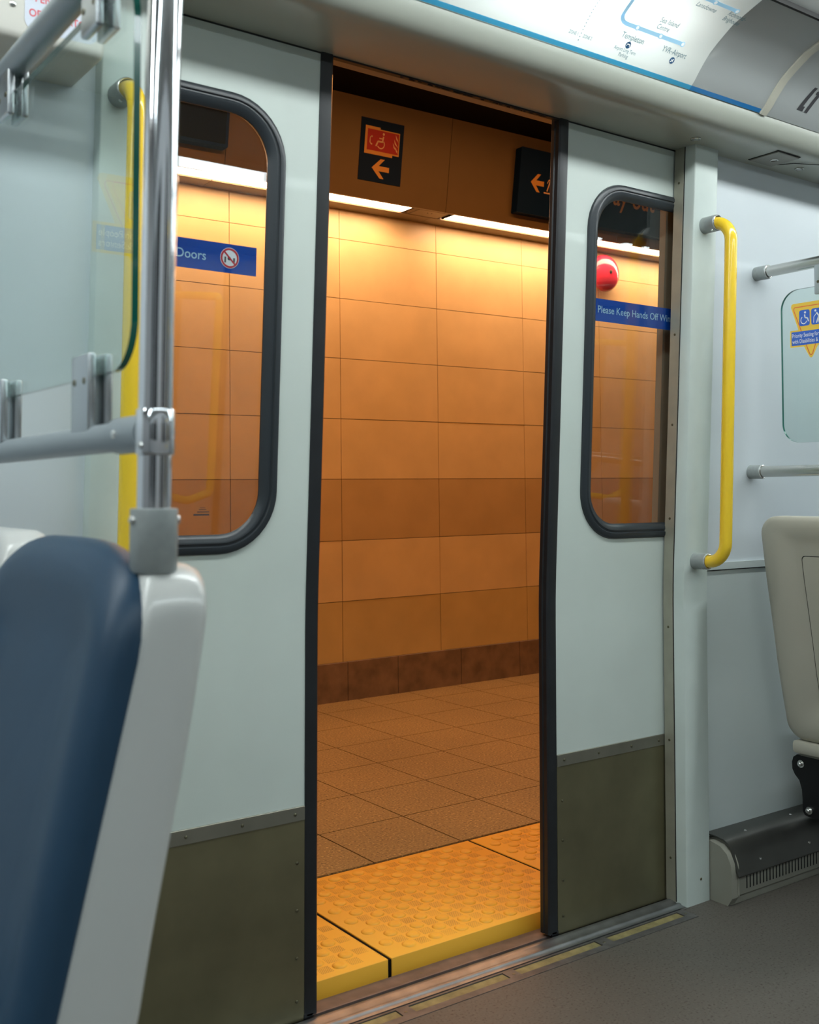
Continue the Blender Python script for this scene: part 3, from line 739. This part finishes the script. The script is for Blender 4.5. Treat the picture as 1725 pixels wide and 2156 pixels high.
for sx in (-1, 1):
    bm = nb(); lathe(bm, [(.0048, 0), (.0044, .002), (.002, .0036), (0, .0038)], (sx, -.1, 0), (.4265+sx*.0236, 1.027, 1.1), 12); obj('screw', bm, M['screw'], so)

# right screen
rg = empty('glass_screen', (2.66, 1.6, 1.17), 'glass draught screen between two chrome rails at the right edge, with yellow priority sticker', 'glass screen')
pr_ = glasspane(2.662, 1.02, 1.853, 1.262, 1.697, .055, rg)
for z_, nm in ((1.765, 'top_rail'), (1.184, 'bottom_rail')):
    bm = nb(); tube(bm, [(2.660, wy(z_, 1.98)+.002, z_-.002), (2.655, 1.03, z_+.004)], .0160, 24); rl = obj(nm, bm, M['satin'], rg)
    bm = nb(); lathe(bm, [(.0205, -.002), (.0205, .040), (.0185, .042), (.016, .042)], (0, -1, 0), (2.660, wy(z_, 1.98), z_-.002), 28); fl = obj('flange', bm, M['socket'], rl)
    bm = nb(); tube(bm, [(2.660+.0182*math.cos(k*PI/12), wy(z_, 1.98)-.0425, z_-.002+.0182*math.sin(k*PI/12)) for k in range(25)], .0016, 6, False); obj('flange_rim', bm, M['screw'], fl)
for yc in (1.708, 1.35): clamp(2.662, yc, 1.672, 1.770, 0, rg, down=True); clamp(2.662, yc-.02, 1.190, 1.285, 0, rg)
priority_sticker(lambda off: (lambda u, v: (2.657-off, 1.822-.132*u, 1.556+v)), .132, (M['st_yellow'], M['st_orange'], M['st_blue'], M['st_white']), pr_)

# ------------------------------------------------------------------ seats
# backrest side curve of the shell: z -> (front x, rear x)
def fx(z):  # boundary cushion / shell
    return .305+(z-.61)*.232
def rx(z):
    T = [(.38, .345), (.61, .402), (.70, .417), (.79, .4345), (.88, .452), (.99, .470), (1.06, .477)]
    for (a, p), (b, q) in zip(T, T[1:]):
        if z <= b: return p+(q-p)*(z-a)/(b-a)
    return T[-1][1]
def seat(yc, hw, mirror, label, shellmat, with_panel, zt=1.055, ctop=1.077):
    X = (lambda x: 2*MX-x) if mirror else (lambda x: x)
    def mx(bm):
        if mirror:
            for v in bm.verts: v.co.x = 2*MX-v.co.x
        return bm
    root = empty('passenger_seat', (X(.15), yc, 0), label, 'seat', 'seats backing onto the doorway screens')
    # shell: stacked rounded rectangles lofted through x (from front to rear)
    bm = nb(); ls = []
    zb = .40
    def ring(t, inset, rad):
        """t 0 front .. 1 rear"""
        out = []
        for y, z in rr(yc-hw+inset, yc+hw-inset, zb+inset, zt-inset*.7, rad, 8):
            out.append(Vector((fx(z)*(1-t)+rx(z)*t, y, z)))
        return out
    # refine the vertical sides so the curve follows
    def ring2(t, inset, rad):
        base = rr(yc-hw+inset, yc+hw-inset, zb+inset, zt-inset*.7, rad, 8); out = []
        n = len(base)
        for i in range(n):
            a, b = base[i], base[(i+1) % n]; out.append(a)
            if abs(b[1]-a[1]) > .2:
                for k in range(1, 9): out.append((a[0]+(b[0]-a[0])*k/9, a[1]+(b[1]-a[1])*k/9))
        return [Vector((fx(z)*(1-t)+rx(z)*t, y, z)) for y, z in out]
    R_ = .055
    ls = [ring2(.0, .014, R_-.01), ring2(.06, .003, R_), ring2(.15, 0, R_), ring2(.62, 0, R_), ring2(.82, .001, R_), ring2(.94, .006, R_-.005), ring2(1.0, .020, R_-.012)]
    if with_panel:
        ls += [ring2(1.0, .050, R_-.02), ring2(.93, .085, R_-.03), ring2(.86, .105, R_-.035)]
    loops(bm, ls); sh = obj('shell', mx(bm), shellmat, root, smooth=60)
    if with_panel:
        # removable rear panel, curved with the shell, with a thin shadow gap around it
        pz = [.52+.04*k for k in range(11)]
        def sheet(d, t): return Draw().poly(rr(yc-hw+.125+d, yc+hw-.125-d, .48+d, .945-d, .012, 4)).mesh(lambda y, z: (fx(z)*(1-t)+rx(z)*t, y, z), cuts=pz)
        obj('panel_seam', mx(sheet(0, .872)), M['dark'], sh, smooth=60)
        obj('rear_panel', mx(sheet(.0022, .880)), shellmat, sh, smooth=60)
    # back cushion
    bm = nb(); hc = hw-.001
    def cring(off, inset):
        out = []; n = 40
        pts = []
        zc0, zc1 = .50, 1.077
        # arched top outline
        for k in range(25):
            a = PI*k/24; c, s_ = math.cos(a), math.sin(a)
            y = yc+(hc-inset)*math.copysign(abs(c)**.62, c); z = .965+(ctop-.965-inset)*abs(s_)**.80
            pts.append((y, z))
        yl = yc-(hc-inset)
        for k in range(1, 9): pts.append((yl, .965-(.965-zc0-inset)*k/9))
        for k in range(0, 7): pts.append((yl+2*(hc-inset)*k/6, zc0+inset))
        for k in range(1, 9): pts.append((yc+hc-inset, zc0+inset+(.965-zc0-inset)*k/9))
        for y, z in pts: out.append(Vector((fx(z)+off, y, z)))
        return out
    ls = [cring(.009, .002), cring(.004, 0), cring(-.008, -.001), cring(-.018, .003), cring(-.027, .012), cring(-.032, .026), cring(-.031, .048), cring(-.022, .085), cring(-.020, .12)]
    loops(bm, ls); obj('back_cushion', mx(bm), M['blue'], root, smooth=70)
    # seat pan and cushion (below the picture)
    bm = nb(); box(bm, -.12, .33, yc-hw+.01, yc+hw-.01, .40, .455, .02, 3); obj('seat_cushion', mx(bm), M['blue'], root)
    bm = nb(); box(bm, -.10, .36, yc-hw+.02, yc+hw-.02, .365, .402, .01, 2); obj('seat_pan', mx(bm), shellmat, root)
    return root
seat(1.2135, .228, False, 'blue cushioned seat with white shell nearest the camera at the left edge', M['shell'], False)
seat(1.722, .228, False, 'blue cushioned seat by the wall, only its pale shell top showing at the far left', M['shell'], False, 1.074, 1.040)
SR = seat(1.695, .228, True, 'back of a beige-shelled seat behind the glass screen at the right edge', M['shell_back'], True, 1.055, 1.040)
# cantilever beam carrying the left pair
bm = nb(); box(bm, .0, .20, .95, 1.985, .27, .364, .01, 2); tag(obj('seat_beam', bm, M['black']), 'black beam carrying the pair of blue seats from the wall', 'beam')

# black seat bracket on the right
pts = [(1.936, .305), (1.937, .325), (1.932, .340), (1.920, .349), (1.60, .360), (1.60, .176), (1.885, .176), (1.897, .179), (1.903, .190), (1.903, .225), (1.905, .25), (1.913, .275), (1.928, .290)]
bm = nb(); loops(bm, [[Vector((x, y, z)) for y, z in pts] for x in (2.80, 2.812)]); bk = tag(obj('bracket', bm, M['black'], SR), 'black curved iron bracket under the seat')
for y, z in ((1.905, .325), (1.880, .195)):
    bm = nb(); lathe(bm, [(.011, 0), (.011, .004), (.007, .004), (.0065, .012), (.004, .014), (0, .014)], (-1, 0, 0), (2.80, y, z), 16); obj('bolt', bm, M['screw'], bk)
bm = nb(); box(bm, 2.79, 2.90, 1.66, 1.905, .350, .366, .004, 2); obj('mounting_block', bm, M['heater'], SR)
bm = nb(); box(bm, 2.812, 3.2, 1.60, 1.880, .20, .345, .01, 2); obj('beam', bm, M['black'], SR)

# ------------------------------------------------------------------ heater
ht = empty('heater', (3.2, 1.93, 0), 'long low heater casing with slotted front along the wall, bottom right', 'heater')
body = [(1.979, 0), (1.979, .158), (1.945, .157), (1.915, .150), (1.895, .135), (1.883, .110), (1.880, .085), (1.8805, .024), (1.889, .022), (1.889, 0)]
bm = nb(); prism_x(bm, body, 2.447, 6.0); obj('casing', bm, M['heater'], ht, smooth=30)
cap_ = [(1.975, 0), (1.975, .156), (1.945, .160), (1.914, .154), (1.892, .138), (1.879, .112), (1.876, .085), (1.8765, .022), (1.890, .0)]
bm = nb(); prism_x(bm, cap_, 2.434, 2.462); obj('end_cap', bm, M['heater'], ht, smooth=30)
rim = [(1.972, .1595), (1.945, .1615), (1.913, .1555), (1.8905, .139), (1.8775, .112), (1.8745, .085), (1.875, .025)]
bm = nb(); tube(bm, [(2.462, y, z) for y, z in rim], .0022, 8); obj('end_cap_rim', bm, M['heater'], ht)
cov_o = [(1.979, .172), (1.940, .1715), (1.915, .168), (1.900, .160), (1.891, .148), (1.880, .118), (1.873, .094), (1.866, .080)]
cov_i = [(y+.003, z-.004) for y, z in cov_o]; cov_i[0] = (1.979, .168)
bm = nb(); prism_x(bm, cov_o+list(reversed(cov_i)), 2.452, 6.0); cv = obj('top_cover', bm, M['cover'], ht, smooth=40)
for x, y, z in ((2.56, 1.925, .1705), (2.79, 1.938, .171), (2.56, 1.8765, .106), (2.79, 1.8765, .106), (3.05, 1.925, .1705)):
    bm = nb(); lathe(bm, [(.0042, 0), (.0038, .0015), (0, .0025)], (0, -.3, 1) if z > .15 else (0, -1, .3), (x, y, z), 10); obj('screw', bm, M['screw'], cv)
for k in range(60):
    x = 2.502+k*.0148; bm = nb(); box(bm, x, x+.0045, 1.8798, 1.8812, .036, .070); obj('slot', bm, M['dark'], ht, smooth=0)

# ------------------------------------------------------------------ emergency unit upper left
eu = empty('emergency_unit', (.3, 1.85, 1.866), 'pale overhead box with red lettering on a grey label, top left corner', 'wall unit')
bm = nb(); box(bm, -.25, .642, 1.774, 1.945, 1.866, 2.14, .018, 3); obj('casing', bm, M['box'], eu)
fl_ = lambda off: (lambda u, v: (u, 1.774-off, v))
obj('label_plate', Draw().poly(rr(.503, .625, 1.888, 2.02, .018, 6)).mesh(fl_(.0006)), M['label'], eu, smooth=0)
d = Draw().text('OF OPERATOR', .510, 1.912, .0125, .104, bold=.008).text('PENALTY', .520, 1.938, .0125, .066, bold=.008)
obj('lettering', d.mesh(fl_(.0012)), M['red_ink'], eu, smooth=0)
bm = nb(); lathe(bm, [(.005, 0), (.005, .002), (.003, .0035), (0, .004)], (0, -1, 0), (.484, 1.774, 1.925), 14); obj('screw', bm, M['screw'], eu)

# ------------------------------------------------------------------ far side and ends of the carriage (seen as reflections)
bm = nb(); box(bm, -3.0, 6.0, -1.06, -1.02, 0, 2.12); struct('wall_far', bm, M['far'])
bm = nb(); box(bm, -3.04, -3.0, -1.06, 2.1, 0, 2.45); struct('wall_end_left', bm, M['far'])
bm = nb(); box(bm, 6.0, 6.04, -1.06, 2.1, 0, 2.45); struct('wall_end_right', bm, M['far'])
for k, (a, b, z0, z1) in enumerate(((-2.6, -1.5, 1.0, 1.85), (-1.2, -.15, 1.0, 1.85), (.92, 1.42, .95, 1.9), (1.69, 2.19, .95, 1.9), (2.75, 3.7, 1.0, 1.85), (3.95, 4.45, .95, 1.9), (4.7, 5.2, .95, 1.9))):
    root = empty('window_%d' % (k+1), ((a+b)/2, -1.02, z0), kind='structure')
    bm = nb(); loops(bm, [[Vector((x, y, z)) for x, z in rr(a, b, z0, z1, .09, 6)] for y in (-1.021, -1.008)]); obj('frame', bm, M['gasket'], root)
    bm = nb(); loops(bm, [[Vector((x, y, z)) for x, z in rr(a+.04, b-.04, z0+.04, z1-.04, .06, 6)] for y in (-1.009, -1.006)]); obj('pane', bm, M['darkpane'], root)
for k, x in enumerate((.70, 1.54, 1.57, 2.42, 3.75, 4.57)):
    bm = nb(); box(bm, x, x+.03, -1.021, -1.004, 0, 2.05); struct('trim_%d' % (10+k), bm, M['gasket'])
def fargrab(x, y, label):
    root = empty('grab_bar', (x, y, .80), label, 'grab bar')
    path = arc_path([(x-.11, -1.02, .82), (x-.11, y, .82), (x, y, .86), (x, y, 1.78), (x-.11, -1.02, 1.80)], .03, 6)
    bm = nb(); tube(bm, path, .019, 16); obj('bar', bm, M['yellow'], root)
fargrab(2.20, -.60, 'yellow grab bar on the far side, mirrored faintly in the left door window')
fargrab(5.00, -.60, 'yellow grab bar on the far side, mirrored faintly in the right door window')

# ------------------------------------------------------------------ the station
WS = 2.7275
bm = nb(); box(bm, -2.5, 7.0, .566, WS+.1, -.06, -.004); struct('floor_platform_bed', bm, M['grout'], frame=ST, smooth=0)
bm = nb()
cx0 = .345-.326*9
for i in range(30):
    for j in range(7):
        x = cx0+.3262*i; y = .573+.3232*j; y1 = min(y+.3232, WS)
        box(bm, x+.0024, x+.3262-.0024, y+.0022, y1-.0022, -.03, 0)
struct('floor_platform', bm, M['granite'], frame=ST, smooth=0, origin=(0, 0, 0))
# wall of tiles
bm = nb(); box(bm, -2.5, 7.0, WS+.008, WS+.1, -.05, 3.3); struct('wall_station_backing', bm, M['grout'], frame=ST, smooth=0)
bm = nb(); rows = [.203, .520, .840, 1.166, 1.487, 1.810, 2.132, 2.452, 2.774]
for i in range(14):
    for j in range(8):
        x = 1.568-.6447*6+.6447*i; n0 = len(bm.faces)
        gz = .0016
        dy = random.uniform(-.0008, .0008)
        box(bm, x+.0018, x+.6447-.0018, WS+dy, WS+.02, rows[j]+gz, rows[j+1]-gz)
        bm.faces.ensure_lookup_table()
        for f in bm.faces[n0:]: f.material_index = 1 if j == 2 else (2 if j == 0 else 0)
struct('wall_station', bm, [M['stile'], M['stile2'], M['stile3']], frame=ST, smooth=0, origin=(0, 0, 0))
bm = nb(); px = [-2.4, -1.5, -.6, .25, .72, 1.157, 1.594, 1.916, 2.351, 2.79, 3.23, 3.67, 4.1, 4.6, 5.1, 5.6, 6.1, 6.6]
for a, b in zip(px, px[1:]): box(bm, a+.0015, b-.0015, WS-.006, WS+.02, -.002, .203, .0015, 1)
struct('baseboard_station', bm, M['plinth'], frame=ST, smooth=0, origin=(0, 0, 0))

# tactile tiles
def tactile(label):
    bm = nb(); w, dpt = .668, .559
    box(bm, 0, w, 0, dpt, -.10, 0, .0015, 2)
    for j in range(13):
        y = .040+.0401*j
        for i in range(9):
            x = .078-.0401*(j % 2)+.0802*i
            if x > w-.03 or x < .03: continue
            lathe(bm, [(.0185, -.001), (.0180, .0012), (.0155, .0034), (.0110, .0046), (.0095, .0046), (.0060, .0040), (0, .0039)], (0, 0, 1), (x, y, 0), 18)
    # object origin sits on the first dome centre so that the hatching falls between the domes
    o = obj('tactile_tile', bm, M['tactile'], None, frame=ST, smooth=50, origin=(.078, .040, 0))
    return tag(o, label, 'paving tile', 'yellow tactile tiles along the platform edge')
t0 = tactile('whole yellow tactile paving tile with domes in the middle of the doorway')
base = ST @ Matrix.Translation((.0225+.078, .004+.040, 0))
t0.matrix_basis = base; WORLD[t0.name] = base
for k, lb in ((1, 'yellow tactile paving tile cut off by the right door edge'), (-1, 'yellow tactile paving tile at the lower left of the doorway'), (-2, None), (2, None), (3, None), (4, None)):
    if lb is None: continue
    c = copy_tree(t0, ST @ Matrix.Translation((.0225+.078+.678*k, .004+.040, 0)))
    c['label'] = lb
bm = nb(); box(bm, -2.5, -.67, .0, .565, -.1, -.002); box(bm, 1.39, 7.0, .0, .565, -.1, -.002); struct('floor_platform_edge', bm, M['tactile'], frame=ST, smooth=0)
bm = nb(); box(bm, -.664, 1.388, .006, .560, -.09, -.003); struct('floor_platform_joints', bm, M['sdark'], frame=ST, smooth=0)
bm = nb(); box(bm, -2.5, 7, .03, .566, -.5, -.101); struct('floor_platform_base', bm, M['sdark'], frame=ST, smooth=0)

# bulkhead with lights
def fy(z): return 2.4775-.150*(z-2.59)
ZB = 2.612
bm = nb()
prof_b = [(fy(ZB), ZB), (fy(3.11), 3.11), (WS+.02, 3.11), (WS+.02, ZB), (2.612, ZB), (2.612, ZB+.05), (2.492, ZB+.05), (2.492, ZB)]
for a, b in ((-2.5, .775), (.779, 2.0925), (2.0955, 3.41), (3.4135, 4.73), (4.7335, 7.0)):
    prism_x(bm, prof_b, a, b)
struct('wall_bulkhead', bm, M['fascia'], frame=ST, smooth=0)
def slamp(x0, x1, label):
    root = empty('strip_lamp', ((x0+x1)/2, 2.55, ZB), label, 'lamp', 'warm strip lamps under the station bulkhead', frame=ST)
    bm = nb(); box(bm, x0, x1, 2.496, 2.602, ZB+.0045, ZB+.018, .002, 1); obj('diffuser', bm, M['lamp_warm'], root, frame=ST)
    for x in (x0, x1):
        bm = nb(); box(bm, x-.004, x+.004, 2.494, 2.604, ZB+.001, ZB+.02); obj('end_cap', bm, M['sdark'], root, frame=ST)
slamp(-1.5, 1.893, 'glowing warm strip lamp above the station wall, left of the gap')
slamp(2.165, 6.0, 'glowing warm strip lamp above the station wall, right of the gap')
jp = empty('junction_cover', (2.03, 2.55, ZB), 'blank cover between the two glowing strip lamps', 'cover', frame=ST)
bm = nb(); box(bm, 1.925, 2.135, 2.494, 2.600, ZB-.001, ZB+.012, .001, 1); obj('cover_plate', bm, M['fascia'], jp, frame=ST)
for x in (1.93, 2.13):
    bm = nb(); box(bm, x-.0015, x+.0015, 2.494, 2.600, ZB-.0016, ZB+.0); obj('joint', bm, M['dark'], jp, frame=ST)
# small lid screws
for x in (2.012, 2.040):
    bm = nb(); lathe(bm, [(.0035, 0), (.003, .0015), (0, .002)], (0, 0, -1), (x, 2.53, ZB-.001), 8); obj('screw', bm, M['dark'], jp, frame=ST)
# dark ceiling over the platform
bm = nb(); box(bm, -2.5, 7.0, -.25, WS+.1, 3.112, 3.2); struct('ceiling_station', bm, M['sdark'], frame=ST, smooth=0)

fill_spans = [(-.5, 1.3), (1.5, 3.3)]  # unseen warm strips added to brighten the station wall and platform floor
for a, b in fill_spans:
    root = empty('added_fill_strip', ((a+b)/2, 1.35, 3.10), 'added warm fill strip over the platform, out of view', 'lamp', 'added warm fill strips over the platform', frame=ST)
    bm = nb(); box(bm, a, b, 1.28, 1.42, 3.085, 3.111); obj('housing', bm, M['sdark'], root, frame=ST)
    bm = nb(); box(bm, a+.01, b-.01, 1.30, 1.40, 3.079, 3.086); obj('diffuser', bm, M['lamp_fill'], root, frame=ST)

# signs on the bulkhead
def sgn(off): return lambda u, v: (u, fy(v)-off, v)
def arrow(cx, cz, w, h, t):
    return [(cx-w/2, cz), (cx-w*.02, cz+h/2), (cx+w*.22, cz+h/2), (cx-w*.10, cz+t/2), (cx+w/2, cz+t/2), (cx+w/2, cz-t/2), (cx-w*.10, cz-t/2), (cx+w*.22, cz-h/2), (cx-w*.02, cz-h/2)]
s1_ = empty('refuge_sign', (1.66, 2.44, 2.71), 'navy station sign with red wheelchair and flame panel above a left arrow', 'sign', frame=ST)
x0, x1, z0, z1 = 1.517, 1.781, 2.702, 3.014
bm = nb(); loops(bm, [[Vector((x, fy(z)-o_, z)) for x, z in ((x0, z0), (x1, z0), (x1, z1), (x0, z1))] for o_ in (0, .003)]); obj('sign_plate', bm, M['navy'], s1_, frame=ST, smooth=0)
d = Draw().rect(x0+.026, x0+.240, 2.850, 2.968).rect(x0+.026, x0+.117, 2.968, 2.977).rect(x0+.026, x0+.200, 2.838, 2.851); obj('luminous_border', d.mesh(sgn(.0040)), M['s_orange'], s1_, frame=ST, smooth=0)
d = Draw().rect(x0+.040, x0+.234, 2.857, 2.962); obj('red_field', d.mesh(sgn(.0046)), M['s_red'], s1_, frame=ST, smooth=0)
d = Draw(); cx, cz = x0+.134, 2.897
d.disc(cx+.004, cz+.050, .0065, 12).line([(cx+.004, cz+.038), (cx-.001, cz+.010), (cx-.028, cz+.010), (cx-.040, cz-.016)], .0085).line([(cx+.0, cz+.026), (cx-.022, cz+.026)], .006)
d.ring(cx-.010, cz-.002, .019, .0245, -150, 45, 16)
d.line([(x0+.064, 2.928), (x0+.057, 2.918), (x0+.057, 2.896), (x0+.064, 2.886)], .005).line([(x0+.064, 2.928), (x0+.070, 2.924)], .008).line([(x0+.064, 2.886), (x0+.070, 2.890)], .008)
for k, (dx, dz) in enumerate(((.214, .0), (.222, .026), (.208, -.022), (.224, -.04))):
    d.poly([(x0+dx-.010, 2.930+dz*.9-.008+.012), (x0+dx-.004, 2.918+dz*.9-.008), (x0+dx+.006, 2.902+dz*.9), (x0+.232, 2.894+dz*.9), (x0+dx+.004, 2.912+dz*.9)])
obj('pictogram', d.mesh(sgn(.0052)), M['s_pale'], s1_, frame=ST, smooth=0)
obj('arrow', Draw().poly(arrow(x0+.132, 2.772, .108, .098, .026)).mesh(sgn(.0042)), M['s_orange'], s1_, frame=ST, smooth=0)
o3 = empty('dark_sign', (.45, 2.4, 2.72), 'plain dark box sign on the bulkhead, seen high in the left door window', 'sign', frame=ST)
bm = nb(); loops(bm, [[Vector((x, fy(z)-o_, z)) for x, z in rr(.05, .765, 2.715, 3.03, .006, 2)] for o_ in (0, .05)]); obj('sign_box', bm, M['navy'], o3, frame=ST, smooth=0)
bm = nb(); loops(bm, [[Vector((x, fy(z)-o_, z)) for x, z in rr(.065, .750, 2.73, 3.015, .004, 2)] for o_ in (.05, .052)]); obj('sign_face', bm, M['sdark'], o3, frame=ST, smooth=0)
s2_ = empty('way_out_sign', (3.1, 2.4, 2.70), 'large dark box sign with an orange left arrow and Way out lettering, right side', 'sign', frame=ST)
x0, x1, z0, z1 = 2.553, 3.80, 2.670, 3.030; T_ = .050
bm = nb(); loops(bm, [[Vector((x, fy(z)-o_, z)) for x, z in rr(x0, x1, z0, z1, .006, 2)] for o_ in (0, T_)]); obj('sign_box', bm, M['navy'], s2_, frame=ST, smooth=0)
obj('arrow', Draw().poly(arrow(2.689, 2.848, .100, .100, .028)).mesh(sgn(T_+.001)), M['s_orange'], s2_, frame=ST, smooth=0)
d = Draw().line([(2.742, 2.802), (2.790, 2.802)], .008).line([(2.766, 2.812), (2.786, 2.875)], .008).line([(2.764, 2.856), (2.774, 2.876), (2.790, 2.880), (2.802, 2.85)], .005).disc(2.792, 2.898, .009, 12)
obj('pictogram', d.mesh(sgn(T_+.001)), M['s_pale'], s2_, frame=ST, smooth=0)
obj('sign_lettering', Draw().text('Way out', 3.150, 2.816, .118, .515, bold=.01).mesh(sgn(T_+.001)), M['s_dim'], s2_, frame=ST, smooth=0)

# fire bell
bl = empty('fire_bell', (3.52, 2.72, 2.36), 'round red fire bell on the tiled station wall, seen through the right door window', 'bell', frame=ST)
R0 = .118; cx, cz = 3.515, 2.470
bm = nb(); lathe(bm, [(.0, 0), (.05, 0), (.05, .045), (0, .045)], (0, -1, 0), (cx, WS, cz), 24); obj('mount', bm, M['s_red'], bl, frame=ST)
bm = nb(); lathe(bm, [(R0-.006, .042), (R0, .040), (R0, .046), (R0*.985, .056), (R0*.93, .068), (R0*.80, .082), (R0*.6, .093), (R0*.35, .100), (R0*.15, .102), (0, .102)], (0, -1, 0), (cx, WS, cz), 48); obj('gong', bm, M['bell'], bl, frame=ST, smooth=60)
bm = nb(); lathe(bm, [(.012, 0), (.012, .003), (.007, .0035), (.007, .009), (0, .010)], (0, -1, 0), (cx, WS-.102, cz), 12); obj('centre_nut', bm, M['rivet'], bl, frame=ST)

# ------------------------------------------------------------------ world and camera
w = bpy.data.worlds.new('world'); sc.world = w; w.use_nodes = True
w.node_tree.nodes['Background'].inputs['Color'].default_value = (.02, .018, .015, 1); w.node_tree.nodes['Background'].inputs['Strength'].default_value = 1
cam = bpy.data.cameras.new('camera'); co = bpy.data.objects.new('camera', cam); C.objects.link(co); sc.camera = co
yaw, pitch, roll = map(math.radians, (35.893158, 2.32867913, -.05602026))
fwd = Vector((math.sin(yaw), math.cos(yaw), 0)); right = Vector((math.cos(yaw), -math.sin(yaw), 0)); up = Vector((0, 0, 1))
fwd, up = math.cos(pitch)*fwd+math.sin(pitch)*up, -math.sin(pitch)*fwd+math.cos(pitch)*up
right, up = math.cos(roll)*right+math.sin(roll)*up, -math.sin(roll)*right+math.cos(roll)*up
co.matrix_world = Matrix(((right.x, up.x, -fwd.x, 0), (right.y, up.y, -fwd.y, 0), (right.z, up.z, -fwd.z, 1.13), (0, 0, 0, 1)))
cam.sensor_fit = 'HORIZONTAL'; cam.sensor_width = 36; cam.lens = 36*2256.157/1725
cam.shift_y = (939.84-1078)/1725
cam.clip_start = .02
cam.dof.use_dof = True; cam.dof.focus_distance = 3.4; cam.dof.aperture_fstop = 7.8
sc.cycles.max_bounces = 10; sc.cycles.transparent_max_bounces = 24
sc.cycles.use_denoising = True
